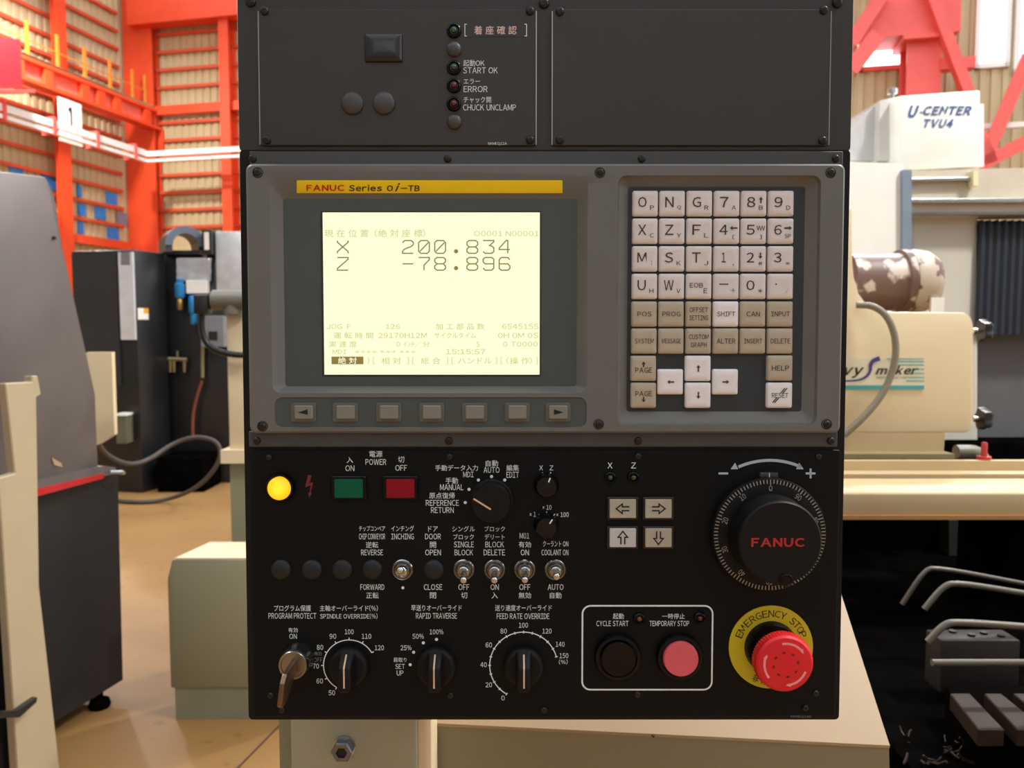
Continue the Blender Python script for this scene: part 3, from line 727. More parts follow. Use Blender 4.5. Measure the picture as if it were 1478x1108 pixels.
for (s_, cx, cy, w_, h_) in (
    ('現 在 位 置  (絶 対 座 標)', 541, 336.5, 144, 11), ('O0001 N00001', 731, 337, 93, 7.5),
    ('JOG  F', 489, 471, 34, 7), ('126', 567, 471, 20, 7), ('加 工 部 品 数', 664, 471, 70, 9), ('6545155', 751, 471, 52, 7.5),
    ('運 転 時 間', 510, 484, 57, 9), ('29170H12M', 581, 484, 70, 7.5), ('サイクルタイム', 657, 484, 60, 8), ('0H 0M 0S', 748, 484, 58, 7.5),
    ('実 速 度', 495, 496.5, 40, 9), ('0 ｲﾝﾁ/分', 596, 496.5, 48, 8.5), ('S', 690, 496.5, 5, 7.5), ('0 T0000', 751, 496.5, 50, 7.5),
    ('MDI', 490, 507.5, 20, 6), ('**** *** ***', 556, 507.5, 88, 4.5), ('15:15:57', 672, 507.5, 57, 7.5),
    (') [  相 対  ] [  総 合  ] [ ハンドル ] [ (操 作) ]', 653, 520.5, 246, 10), ):
    bm = nb(); ptxt(bm, s_, cx, cy, w_, h_, SZ, .004); part('status_text', bm, ink2, SCR, recalc=False)
bm = nb(); rc = rectU(478.5, 514.5, 524.5, 525.5, SZ); prism(bm, [(rc[0], rc[1], SZ - .0001), (rc[2], rc[1], SZ - .0001), (rc[2], rc[3], SZ - .0001), (rc[0], rc[3], SZ - .0001)], (0, 0, .0001)); part('softkey_highlight', bm, ink, SCR)
bm = nb(); ptxt(bm, '絶 対', 501.5, 520, 27, 9.5, SZ + .0002, .01); part('highlight_text', bm, emat('screen_light_ink', (252, 248, 205), 1), SCR, recalc=False)

# soft keys ------------------------------------------------------------
SKO = mat('softkey_skirt', (96, 98, 90), .5, var=.04); SKI = mat('softkey_cap', (128, 128, 118), .5, var=.04)
for i, px in enumerate((438, 498.5, 561, 623, 685, 746.5, 805.5)):
    k = slab('soft_key', rectU(px - 18, 581.5, px + 18, 608.5, BZ), BZ - .0008, BZ + .0006, .0012, SKO, PANEL, .0003)
    cp = slab('key_cap', rectU(px - 13, 585, px + 13.5, 604.5, BZ + .002), BZ + .0006, BZ + .003, .001, SKI, k, .0006)
    if i in (0, 6):
        bm = nb(); z_ = BZ + .0031; s_ = -1 if i == 0 else 1
        P = [U(px + s_ * 8, 595, z_), U(px - s_ * 6, 590.5, z_), U(px - s_ * 6, 598.5, z_)]
        prism(bm, [(x, y, z_ - .0001) for x, y in P], (0, 0, .0002)); part('arrow_mark', bm, SLOT, k)

# keypad ---------------------------------------------------------------
KL = mat('light_keycap', (226, 221, 219), .42, var=.02); KT = mat('taupe_keycap', (186, 176, 155), .45, var=.03); KW = mat('white_keycap', (240, 238, 240), .42, var=.02)
KINK = mat('key_print', (62, 58, 56), .5)
KZ = .0052
def key(px, py, m, legs, arrows=(), lab=None):
    x0, y0, x1, y1 = rectU(px - 18.4, py - 18.4, px + 18.4, py + 18.4, KZ)
    bm = nb(); r = .0014
    loft(bm, [rrect(x0, y0, x1, y1, r, .0007), rrect(x0, y0, x1, y1, r, KZ - .0018), rrect(x0 + .0004, y0 + .0004, x1 - .0004, y1 - .0004, r, KZ - .0008),
              rrect(x0 + .0016, y0 + .0014, x1 - .0016, y1 - .0018, .0012, KZ), rrect(x0 + .0045, y0 + .0045, x1 - .0045, y1 - .0045, .001, KZ - .00025)])
    k = part('key', bm, m, PANEL, 60)
    bm = nb()
    for (s_, dx, dy, w_, h_) in legs: ptxt(bm, s_, px + dx, py + dy, w_, h_, KZ + .00012, .006)
    for (dx, dy, a, L) in arrows:
        c = Vector(U(px + dx, py + dy, KZ)); d = Vector((math.cos(R(a)), math.sin(R(a)))); nn_ = Vector((-d.y, d.x)); L_ = SX(L)
        z_ = KZ + .00012; tl = c - d * L_ / 2; hd = c + d * L_ / 2; nk = hd - d * SX(4)
        for P in ([tl + nn_ * SX(1), tl - nn_ * SX(1), nk - nn_ * SX(1), nk + nn_ * SX(1)], [nk - nn_ * SX(3), hd, nk + nn_ * SX(3)]):
            bm.faces.new([bm.verts.new((p_.x, p_.y, z_)) for p_ in P])
    if len(bm.verts): part('legend', bm, KINK, k, recalc=False)
    return k
colx = [932, 971, 1010.5, 1050, 1089, 1128.5]; rowy = [293, 333, 373, 413, 453, 492]
def L2(a, b): return [(a, -4.5, -1.5, 12 if a not in 'MW' else 14, 14.5), (b, 9.5, 6.5, 6, 6)]
rows = [['OP', 'NQ', 'GR', '7A', '8B', '9D'], ['XC', 'ZY', 'FL', '4[', '5]', '6'], ['MI', 'SK', 'TJ', '1.', '2#', '3='], ['UH', 'WV', '', '-+', '0*', '']]
for j, rw in enumerate(rows):
    for i, s_ in enumerate(rw):
        px, py = colx[i] - j * .35 - .2, rowy[j]; ar = []; lg = []
        if len(s_) == 2:
            a_, b_ = s_
            if a_ == '-': lg = [('-', -4, -3, 13, 1.6), ('+', 9.5, 6, 6, 6)]
            elif a_ == '1': lg = [('1', -4.5, -1.5, 6, 14), ('.', 9.5, 9, 1.8, 1.8)]
            elif b_ == '=': lg = [('3', -5, -1.5, 11, 14), ('=', 9.5, 7, 6, 2.6)]
            elif b_ in '[]': lg = [(a_, -5, -1.5, 12, 14), (b_, 9.5, 9, 3.2, 6)]
            elif b_ == '#': lg = [('2', -5, -1.5, 11, 14), ('#', 9.5, 7, 6, 5)]
            elif b_ == '*': lg = [('0', -4.5, -1.5, 12, 14), ('*', 9.5, 6.5, 6, 6)]
            elif b_ == 'I': lg = [('M', -4.5, -1.5, 13, 14), ('I', 9.5, 6.5, 1.2, 6)]
            else: lg = L2(a_, b_)
        elif s_ == '6': lg = [('6', -5, -1.5, 11, 14), ('SP', 9, 7.5, 9, 6)]
        elif j == 3 and i == 2: lg = [('EOB', -4, -1.5, 19, 7), ('E', 9, 6.5, 5.5, 7)]
        elif j == 3 and i == 5: lg = [('.', -7, -3, 2.4, 2.4), ('/', 9, 6.5, 5, 7)]
        if s_ == '8B': ar = [(9.5, -4.5, 90, 9)]
        if s_ == '2#': ar = [(9.5, -4, -90, 9)]
        if s_ == '4[': ar = [(9.5, -4, 180, 11)]
        if s_ == '6': ar = [(9.5, -4, 0, 11)]
        k = key(px, py, KL, lg, ar)
        if s_ == '5]':
            bm = nb(); stroke(bm, [U(px + 4 + q_ * 1.9, py - 4 + (3 if q_ % 2 else -3), KZ) for q_ in range(7)], SX(1.3), KZ + .00012); part('zigzag_mark', bm, KINK, k, recalc=False)
fn = [[('POS',), ('PROG',), ('OFFSET', 'SETTING'), ('SHIFT',), ('CAN',), ('INPUT',)], [('SYSTEM',), ('MESSAGE',), ('CUSTOM', 'GRAPH'), ('ALTER',), ('INSERT',), ('DELETE',)]]
fw = {'POS': 20, 'PROG': 26, 'OFFSET': 26, 'SETTING': 27, 'SHIFT': 26, 'CAN': 19, 'INPUT': 27, 'SYSTEM': 27, 'MESSAGE': 27, 'CUSTOM': 28, 'GRAPH': 23, 'ALTER': 27, 'INSERT': 26, 'DELETE': 28}
for j, rw in enumerate(fn):
    for i, ln in enumerate(rw):
        px, py = colx[i] - 1.8 - j * .2, rowy[4 + j]
        lg = [(s_, 0, (-6 + 11.5 * q_) if len(ln) == 2 else 0, fw[s_], 7) for q_, s_ in enumerate(ln)]
        k = key(px, py, KW if ln[0] == 'SHIFT' else KT, lg)
        if ln[0] == 'SHIFT': k['label'] = 'white SHIFT key'
key(929, 531.5, KT, [('PAGE', 0, 2.5, 24, 7.5)], [(0, -6, 90, 8)]); key(929, 570.5, KT, [('PAGE', 0, -2.5, 24, 7.5)], [(0, 6, -90, 8)])
key(968, 551, KW, [], [(0, 0, 180, 10)]); key(1008, 531.5, KW, [], [(0, 0, 90, 10)]); key(1008, 570.5, KW, [], [(0, 0, -90, 10)]); key(1047.5, 551, KW, [], [(0, 0, 0, 10)])
key(1126.5, 531, KT, [('HELP', 0, 0, 25, 7)])
k = key(1126, 570.5, KW, [('RESET', 0, 0, 24, 7)])
bm = nb()
for dx, dy in ((4, -7), (7, -7), (-8, 7), (-5, 7)): stroke(bm, [U(1126 + dx - 3, 570.5 + dy + 3.5, KZ), U(1126 + dx + 3, 570.5 + dy - 3.5, KZ)], SX(1.5), KZ + .00015)
part('reset_slashes', bm, KINK, k, recalc=False)

# operation plate -------------------------------------------------------
OZ = .0015
PLATE = slab('operation_plate', rectU(364, 649, 1209, 1033, OZ), 0, OZ, .001, OPM)
for px, py in ((388, 660), (649, 659), (921, 658), (1181, 659), (391, 1003), (407, 1024), (650, 1003), (785, 1024), (920, 1002), (1177, 1000), (1162, 1021)): screw(px, py, SX(5), OZ)
TZ = OZ + .00015
def legend(items, m=WINK, z=TZ, bold=0.0, name='printed_label', parent=PANEL):
    bm = nb()
    for it in items:
        if len(it) == 3: disc(bm, U(it[0], it[1], z), SX(it[2]), z)
        else: ptxt(bm, it[0], it[1], it[2], it[3], it[4], z, bold)
    return part(name, bm, m, parent, recalc=False)
UZp = .0022
legend([('起動OK', 684, 91, 30, 9), ('START OK', 693.5, 101.5, 49, 8.5)], z=UZp); legend([('エラー', 681, 117.5, 23, 7), ('ERROR', 686.5, 128.5, 34, 8.5)], z=UZp)
legend([('チャック開', 689, 144, 39, 8.5), ('CHUCK UNCLAMP', 706.5, 155, 75, 8.5)], z=UZp); legend([('NKMEQ12A', 718, 207.5, 27, 4.5)], z=UZp)
st = slab('lamp_label', rectU(670, 34, 761, 53, UZp), .002, .0022, .0006, mat('label_black', (34, 32, 30), .4), PANEL, .0001)
bm = nb()
for xx, s_ in ((671, 1), (760, -1)):
    stroke(bm, [U(xx + s_ * 3, 35, UZp), U(xx, 35, UZp), U(xx, 52, UZp), U(xx + s_ * 3, 52, UZp)], SX(1), .0023)
part('label_corners', bm, WINK, st, recalc=False)
legend([('着 座 確 認', 715, 43.5, 60, 12)], mat('peach_print', (232, 200, 188), .6), .0024, .008, 'label_text', st)
legend([('入', 505, 663.5, 9, 9), ('ON', 505, 675.5, 13, 8.5)]); legend([('電源', 542.5, 655, 19, 9), ('POWER', 542.5, 666.5, 30, 8.5)]); legend([('切', 579, 663, 9, 9), ('OFF', 579, 675, 17, 8.5)])
legend([('手動データ入力', 659, 675, 62, 8.5), ('MDI', 676, 684.5, 15, 8), (690.5, 692.5, 2.3)])
legend([('自動', 710, 668.5, 18, 9), ('AUTO', 709.5, 678, 23, 8.5), (709.5, 687.5, 2.3)]); legend([('編集', 740, 675, 18, 9), ('EDIT', 740, 685, 18, 8.5), (728.5, 692.5, 2.3)])
legend([('手動', 652, 693.5, 18, 9), ('MANUAL', 652, 703, 34, 8.5), (677, 706, 2.3)]); legend([('原点復帰', 638, 715, 37, 9), ('REFERENCE', 638.5, 725.5, 48, 8.5), ('RETURN', 638.5, 736, 33, 8.5), (671.5, 725, 2.3)])
def ticks(lst, items, w_=1.3):
    bm = nb()
    for x0, y0, x1, y1 in lst: stroke(bm, [U(x0, y0, TZ), U(x1, y1, TZ)], SX(w_), TZ)
    for it in items: ptxt(bm, it[0], it[1], it[2], it[3], it[4], TZ, .003)
    part('printed_label', bm, WINK, PANEL, recalc=False)
ticks([(783, 681.5, 784.5, 685), (795, 681, 794.2, 685)], [('X', 781, 675, 5.5, 7), ('Z', 796, 675, 5.5, 7)])
ticks([(789, 738, 789, 741.5), (777.5, 742, 780, 745), (801, 741.5, 798.6, 744.5)], [('×10', 789.5, 732, 13, 7), ('×1', 769, 742, 9, 7), ('×100', 812, 742.5, 18, 7)])
legend([('チップコンベア', 537, 762.5, 38, 8), ('CHIP CONVEYOR', 537, 774, 38, 8.5), ('逆転', 537, 786, 18, 9), ('REVERSE', 537, 797, 32, 8.5)])
legend([('インチング', 581, 762.5, 33, 8.5), ('INCHING', 581, 774, 33, 8.5)]); legend([('ドア', 625, 763, 14, 8), ('DOOR', 625, 774, 23, 8.5), ('開', 625, 786, 9, 9), ('OPEN', 625, 797, 23, 8.5)])
legend([('シングル', 669, 763, 33, 8.5), ('ブロック', 669, 774.5, 30, 8), ('SINGLE', 669.5, 785.5, 29, 8.5), ('BLOCK', 669.5, 797, 27, 8.5)])
legend([('ブロック', 714, 763, 30, 8), ('デリート', 714, 774.5, 29, 8), ('BLOCK', 714, 785.5, 27, 8.5), ('DELETE', 713.5, 797, 31, 8.5)])
legend([('M01', 757, 773, 14, 8.5), ('有効', 757.5, 785.5, 18, 9), ('ON', 757.5, 797, 12, 8.5)]); legend([('クーラント ON', 802, 784.5, 37, 8.5), ('COOLANT ON', 801, 797, 39, 8.5)])
legend([('FORWARD', 537.5, 847, 35, 8.5), ('正転', 537.5, 859, 18, 9)]); legend([(581.5, 848, 2.2)]); legend([('CLOSE', 625, 847, 27, 8.5), ('閉', 625, 859, 9, 9)])
legend([('OFF', 669.5, 847, 16, 8.5), ('切', 670, 859, 9, 9)]); legend([('ON', 714, 847, 12, 8.5), ('入', 714, 859, 9, 9)]); legend([('OFF', 757.5, 847, 16, 8.5), ('無効', 757.5, 859, 18, 9)]); legend([('AUTO', 802, 847, 23, 8.5), ('自動', 802, 859, 17, 9)])
legend([('プログラム保護', 422, 877.5, 54, 9), ('PROGRAM PROTECT', 422, 888.5, 70, 8.5)]); legend([('主軸オーバーライド(%)', 503.5, 877.5, 85, 9), ('SPINDLE OVERRIDE(%)', 503.5, 889, 84, 8.5)])
legend([('早送りオーバーライド', 630, 877, 74, 9), ('RAPID TRAVERSE', 630, 888.5, 60, 8.5)]); legend([('送り速度オーバーライド', 755.5, 877, 83, 9), ('FEED RATE OVERRIDE', 755, 889, 77, 8.5)])
legend([('有効', 423, 909, 14, 7), ('ON', 423, 918, 11, 7.5)])
legend([('無効', 459, 943, 11, 6), ('OFF', 459, 952, 13, 7)], mat('grey_print_dim', (120, 122, 120), .6))
legend([('100%', 630, 911.5, 20, 7.5), ('50%', 603.5, 918, 16.5, 7.5), ('25%', 586, 934.5, 16, 7.5), ('段取り', 577.5, 952, 19, 7), ('SET', 577.5, 961.5, 14, 7.5), ('UP', 577.5, 971, 10, 7.5),
        (630, 922.5, 2.3), (611, 927.5, 2.3), (597, 941, 2.3), (592, 959, 2.3)])
def dial_scale(cx, cy, r, a0, a1, steps, nums, inner, outer):
    bm = nb(); c = U(cx, cy, TZ)
    arc = [(c[0] + SX(r) * math.cos(R(a0 + (a1 - a0) * k / 48)), c[1] + SX(r) * math.sin(R(a0 + (a1 - a0) * k / 48))) for k in range(49)]
    stroke(bm, arc, SX(1.5), TZ)
    for k in range(steps + 1):
        a = R(a0 + (a1 - a0) * k / steps); stroke(bm, [(c[0] + SX(q_) * math.cos(a), c[1] + SX(q_) * math.sin(a)) for q_ in (r - inner, r + outer)], SX(1.5), TZ + .00003)
    for s_, x, y, w_ in nums: ptxt(bm, s_, x, y, w_, 7.5, TZ, .003)
    part('dial_scale', bm, WINK, PANEL, recalc=False)
dial_scale(504.3, 960, 38, 30, 240, 7, [('100', 504, 911.5, 13), ('90', 480.5, 918, 10), ('110', 529, 918, 14), ('80', 462, 934, 9.5), ('120', 547.5, 934.5, 13.5), ('70', 456, 961, 9), ('60', 461.5, 982.5, 9.5), ('50', 479, 999.5, 9.5)], 0, 3.5)
dial_scale(755.7, 960, 49.7, 15, 240, 15, [('0', 726, 1007, 5), ('20', 705.5, 988, 9.5), ('40', 698, 959, 9.5), ('60', 705.5, 930.5, 9.5), ('80', 727, 910.5, 9.5), ('100', 755.5, 902, 13.5), ('120', 789.5, 910.5, 13.5), ('140', 808.5, 929.5, 13), ('150', 814, 946, 13), ('(%)', 813, 955, 13)], 2, 2)
legend([('X', 880.5, 671.5, 7, 8.5), ('Z', 914.5, 671.5, 7, 8.5)])
bm = nb(); z_ = TZ; rc = rectU(840.5, 874, 1028, 995, z_); lp = rrect(*rc, SX(12), z_, 6); stroke(bm, [(p_.x, p_.y) for p_ in lp], SX(2.4), z_, True); part('cycle_frame_line', bm, WINK, PANEL, recalc=False)
legend([('起動', 892.5, 889, 16, 8.5), ('CYCLE START', 884, 899.5, 47, 8)]); legend([('一時停止', 972, 889, 33, 8), ('TEMPORARY STOP', 966, 899.5, 58, 8)])
legend([('NKMEQ14B', 1156, 1034, 30, 4)], mat('grey_print_dim', (120, 122, 120), .6), TZ)
# lightning bolt
bm = nb(); pts = [(444.5, 685), (450, 685.5), (446.5, 697), (452, 696), (448.2, 711), (450.5, 711), (446, 718), (445, 710), (446.8, 711), (448.5, 700), (440.5, 703)]
bm.faces.new([bm.verts.new((*U(x, y, TZ), TZ)) for x, y in pts]); bmesh.ops.triangulate(bm, faces=bm.faces); part('lightning_mark', bm, mat('dull_red_print', (120, 28, 32), .6), PANEL, recalc=False, label='red lightning bolt mark')
# wheel direction arrow
bm = nb(); AR = mat('blue_white_print', (178, 194, 206), .5)
c = U(1109.5, 774, TZ); rr_ = SX(111.5)
stroke(bm, [(c[0] + rr_ * math.cos(R(a)), c[1] + rr_ * math.sin(R(a))) for a in [114 - k * 48 / 24 for k in range(25)]], SX(4.2), TZ)
for pts in (((1054.5, 677), (1061, 667.5), (1065.5, 676.8)), ((1160, 677), (1153.5, 667.5), (1149, 676.8))):
    bm.faces.new([bm.verts.new((*U(x, y, TZ), TZ)) for x, y in pts])
for (xa, ya_, xb, yb_) in ((1037, 683, 1051, 683), (1163, 683, 1177, 683), (1170, 676, 1170, 690)): stroke(bm, [U(xa, ya_, TZ), U(xb, yb_, TZ)], SX(3), TZ + .00002)
part('direction_arrow', bm, AR, PANEL, recalc=False, label='curved white double arrow between minus and plus')

# blank plugs -----------------------------------------------------------
PLUG = mat('grey_rubber_plug', (28, 29, 30), .5, spec=.4); PLUGU = mat('grey_plug_upper', (66, 66, 64), .45, spec=.5)
for (px, py, r, z0, m) in [(508, 148, 16, .002, PLUGU), (553.5, 148, 16, .002, PLUGU), (655, 70, 10.5, .002, PLUGU), (655.5, 175, 10.5, .002, PLUGU)] + [(x, 822.5, 15, OZ, PLUG) for x in (405, 449.5, 493.5, 537, 626)]:
    bm = nb(); r_ = SX(r); lathe(bm, U(px, py, z0 + .002), [(r_, z0), (r_, z0 + .001), (r_ * .93, z0 + .002), (r_ * .7, z0 + .0032), (r_ * .35, z0 + .0038)], 28); part('blanking_plug', bm, m, PANEL, 60)
rc = rectU(526.5, 48.5, 580.5, 89, .003); bm = nb(); z0 = .002
loft(bm, [rrect(*rc, .0008, z0)] + [rrect(*ins(rc, .0085 * (1 - math.cos(R(q_)))), .0006, z0 + .001 + .0024 * math.sin(R(q_))) for q_ in (0, 20, 40, 55, 70, 80)]); part('square_blanking_plate', bm, mat('blue_black_plug', (34, 38, 40), .3), PANEL, 60)

# indicator lamps -------------------------------------------------------
def led(px, py, r, z, glow, nm):
    c = U(px, py, z + .002); r_ = SX(r); bm = nb(); lathe(bm, c, [(r_, z), (r_, z + .0008), (r_ * .9, z + .0022), (r_ * .72, z + .0026), (r_ * .55, z + .0014)], 24)
    o_ = part('indicator_lamp', bm, BLK, PANEL, 50, label=nm)
    bm = nb(); rr_ = r_ * .4; lathe(bm, c, [(rr_, z + .0012), (rr_, z + .0022), (rr_ * .8, z + .0032), (rr_ * .4, z + .0037)], 16); part('lens', bm, glow, o_, 80)
GL = mat('green_lens', (40, 84, 36), .15, emit=0, spec=.8); RL = mat('red_lens', (96, 16, 18), .15, spec=.8); AL = mat('amber_lens', (120, 60, 24), .15, spec=.8)
led(655, 43, 10.5, .002, GL, 'green seating lamp'); led(655, 96.5, 10.5, .002, GL, 'green start lamp'); led(655, 122.5, 10.5, .002, RL, 'red error lamp'); led(655, 149, 10.5, .002, RL, 'red chuck lamp')
led(881, 689, 9, OZ, GL, 'green X lamp'); led(914.5, 689, 9, OZ, GL, 'green Z lamp'); led(923, 893, 9, OZ, AL, 'amber cycle start lamp'); led(1010.5, 892, 9, OZ, RL, 'red temporary stop lamp')

# amber pilot lamp
c = U(403.5, 703.5, .004); bm = nb(); lathe(bm, c, [(SX(21.5), OZ), (SX(21.5), OZ + .003), (SX(20), OZ + .0045), (SX(17.4), OZ + .0045), (SX(17), OZ + .002)], 32)
pl = part('pilot_lamp', bm, BLK, PANEL, 50, label='glowing amber pilot lamp')
am = bpy.data.materials.new('glowing_amber'); am.use_nodes = True; n = am.node_tree; p = n.nodes['Principled BSDF']
g = n.nodes.new('ShaderNodeTexCoord'); ln = n.nodes.new('ShaderNodeVectorMath'); ln.operation = 'LENGTH'; rp = n.nodes.new('ShaderNodeValToRGB')
n.links.new(g.outputs['Object'], ln.inputs[0]); mu = n.nodes.new('ShaderNodeMath'); mu.operation = 'MULTIPLY'; mu.inputs[1].default_value = 1 / SX(17); n.links.new(ln.outputs['Value'], mu.inputs[0]); n.links.new(mu.outputs[0], rp.inputs[0])
e = rp.color_ramp.elements; e[0].position = .3; e[0].color = (1, .80, .03, 1); e[1].position = 1; e[1].color = (1, .42, .0, 1)
n.links.new(rp.outputs[0], p.inputs['Emission Color']); p.inputs['Emission Strength'].default_value = 1.1; p.inputs['Base Color'].default_value = (.5, .25, .01, 1)
c = U(402.5, 705, .007); bm = nb(); r_ = SX(16.8); lathe(bm, c, [(r_, OZ + .001), (r_, OZ + .005), (r_ * .93, OZ + .0065), (r_ * .7, OZ + .0078), (r_ * .35, OZ + .0083)], 32); part('amber_lens', bm, am, pl, 60)

# power push buttons ----------------------------------------------------
for (x0, x1, col, nm) in ((482.5, 523.5, (10, 92, 62), 'green rectangular power ON button'), (557.5, 598, (140, 22, 34), 'red rectangular power OFF button')):
    k = slab('power_button', rectU(x0 - 5, 687, x1 + 5, 722, .004), OZ, .0045, .001, BLK, label=nm)
    slab('button_cap', rectU(x0, 691.5, x1, 718.5, .006), .0045, .0062, .0006, mat(nm.replace(' ', '_'), col, .55, var=.03, spec=.15), k, .0004)
# arrow push buttons
AK = mat('ivory_button', (176, 170, 154), .5, var=.03)
AK2 = mat('pale_button', (196, 196, 196), .5, var=.03)
for (cx, cy, ang, nm, m) in ((899, 734, 180, 'button with left arrow', AK), (950.5, 734, 0, 'button with right arrow', AK), (899, 776, 90, 'button with up arrow', AK2), (950.5, 776, -90, 'button with down arrow', AK)):
    k = slab('jog_button', rectU(cx - 22.5, cy - 16.5, cx + 22.5, cy + 16.5, .004), OZ, .0042, .001, mat('bronze_black_frame', (48, 42, 34), .35, .3), label=nm)
    slab('button_cap', rectU(cx - 19, cy - 13.5, cx + 19, cy + 13.5, .0055), .0042, .0058, .0006, m, k, .0004)
    bm = nb(); z_ = .006; d = Vector((math.cos(R(ang)), math.sin(R(ang)))); nn_ = Vector((-d.y, d.x)); c = Vector(U(cx, cy, z_))
    pts = [(-9.5, 2.8), (.8, 2.8), (.8, 7), (9.5, 0), (.8, -7), (.8, -2.8), (-9.5, -2.8)]
    stroke(bm, [tuple(c + d * SX(a) + nn_ * SX(b)) for a, b in pts], SX(2), z_, False); part('arrow_mark', bm, SLOT, k, recalc=False)

# rotary switches ---------------------------------------------------------
PTR = mat('cream_pointer', (222, 190, 150), .5)
# mode selector: round knob, tip line
zt_ = .018; c = U(709, 727, zt_); cb = (c[0], c[1]); bm = nb()
r_ = SX(29); lathe(bm, cb, [(r_ * 1.05, OZ), (r_ * 1.05, OZ + .002), (r_ * .98, .004), (r_ * .96, zt_ - .001), (r_ * .92, zt_)], 40)
k = part('mode_knob', bm, MATB, PANEL, 40, label='large round mode selector knob')
bm = nb(); stroke(bm, [U(683.5, 719.5, zt_ + .0002), U(708.5, 735, zt_ + .0002)], SX(2.4), zt_ + .0002); part('pointer_line', bm, PTR, k, recalc=False)
# small clear knobs
for (cx, cy, tip, nm) in ((789, 703, (794, 690), 'small glossy axis selector knob'), (789, 762, (797, 750), 'small glossy multiplier knob')):
    zt_ = .013; c = U(cx, cy, zt_); r_ = SX(18.5); bm = nb()
    rows_ = []
    for rr_, z_ in ((1, OZ), (1, .004), (.93, .0055), (.86, .0115), (.78, .013)):
        rows_.append([Vector((c[0] + r_ * rr_ * (1 - .05 * (i % 2)) * math.cos(2 * PI * i / 36), c[1] + r_ * rr_ * (1 - .05 * (i % 2)) * math.sin(2 * PI * i / 36), z_)) for i in range(36)])
    loft(bm, rows_)
    k = part('selector_knob', bm, mat('smoky_gloss_black', (11, 11, 12), .2, spec=.4), PANEL, 50, label=nm)
    bm = nb(); t_ = U(*tip, zt_ + .0002); dx = Vector(t_) - Vector(c); stroke(bm, [tuple(Vector(c) + dx * .55), tuple(Vector(c) + dx * 1.05)], SX(1.8), zt_ + .0003); part('pointer_line', bm, WINK, k, recalc=False)
# override knobs with wings
for (cx, cy, tilt_, nm) in ((504.3, 960, 0, 'spindle override knob'), (630, 960, 0, 'rapid traverse knob'), (755.8, 960, 0, 'feed rate override knob')):
    c = U(cx, cy, OZ); bm = nb(); r_ = SX(30)
    lathe(bm, c, [(r_, OZ), (r_, OZ + .003), (r_ * .93, OZ + .006), (r_ * .8, OZ + .0075), (r_ * .78, OZ + .0075)], 40)
    k = part('override_knob', bm, MATB, PANEL, 40, label=nm)
    bm = nb(); w_ = SX(12); L_ = SX(28); zt_ = .021
    x0_, x1_, y0_, y1_ = c[0] - w_, c[0] + w_, c[1] - L_, c[1] + L_
    loft(bm, [rrect(x0_, y0_, x1_, y1_, SX(6), OZ + .0075), rrect(x0_ + .001, y0_ + .001, x1_ - .001, y1_ - .0025, SX(5), .012), rrect(x0_ + .0015, y0_ + .0015, x1_ - .0015, y1_ - .008, SX(5), zt_ - .001), rrect(x0_ + .0025, y0_ + .0025, x1_ - .0025, y1_ - .0095, SX(3), zt_)])
    part('grip', bm, MATB, k, 40)
    bm = nb(); hw = SX(1.15)
    P = [(y0_ + SX(10), zt_ + .0002), (y1_ - .0092, zt_ + .0002), (y1_ - .0075, zt_ - .0012), (y1_ - .002, .0118), ]
    vs_ = [(bm.verts.new((c[0] - hw, y, z)), bm.verts.new((c[0] + hw, y, z))) for y, z in P]
    for a_, b_ in zip(vs_, vs_[1:]): bm.faces.new((a_[0], a_[1], b_[1], b_[0]))
    part('pointer_line', bm, PTR, k, recalc=False)

# toggle switches ---------------------------------------------------------
for (px, py, tx, ty, tz, nm) in ((581, 822, 577.5, 822.5, .017, 'inching toggle switch, lever level'), (669.5, 822, 669, 838, .020, 'single block toggle switch, lever down'), (714, 822, 713.5, 838, .020, 'block delete toggle switch, lever down'),
                                 (757.5, 822, 757.5, 837.5, .020, 'optional stop toggle switch, lever down'), (801.5, 822, 803.5, 832.5, .019, 'coolant toggle switch, lever slightly down')):
    c = U(px, py, OZ); bm = nb(); r_ = SX(15.5)
    lathe(bm, c, [(r_, OZ), (r_, OZ + .0006), (r_ * .93, OZ + .0012), (r_ * .82, OZ + .0008), (r_ * .78, OZ + .0025), (r_ * .68, OZ + .0035), (r_ * .6, OZ + .003), (r_ * .55, OZ + .001)], 32)
    k = part('toggle_switch', bm, mat('dark_chrome', (175, 175, 172), .2, 1), PANEL, 30, label=nm)
    bm = nb(); lathe(bm, c, [(r_ * .5, OZ + .0008), (r_ * .5, OZ + .0062), (r_ * .4, OZ + .0068), (r_ * .38, OZ + .005)], 24); part('bushing', bm, CHROME if px < 600 else mat('dark_chrome', (175, 175, 172), .2, 1), k, 40)
    tip = UZ(tx, ty, tz); b0 = Vector((c[0], c[1], .005)); d = (tip - b0).normalized(); Lh = (tip - b0).length
    bm = nb(); spin(bm, b0, d, [(SX(3.4), 0), (SX(3.8), Lh * .2), (SX(4.3), Lh * .7), (SX(5.2), Lh * .85), (SX(5.4), Lh * .94), (SX(4.3), Lh * 1.03), (SX(1.8), Lh * 1.07)], 16); part('lever', bm, CHROME, k, 50)

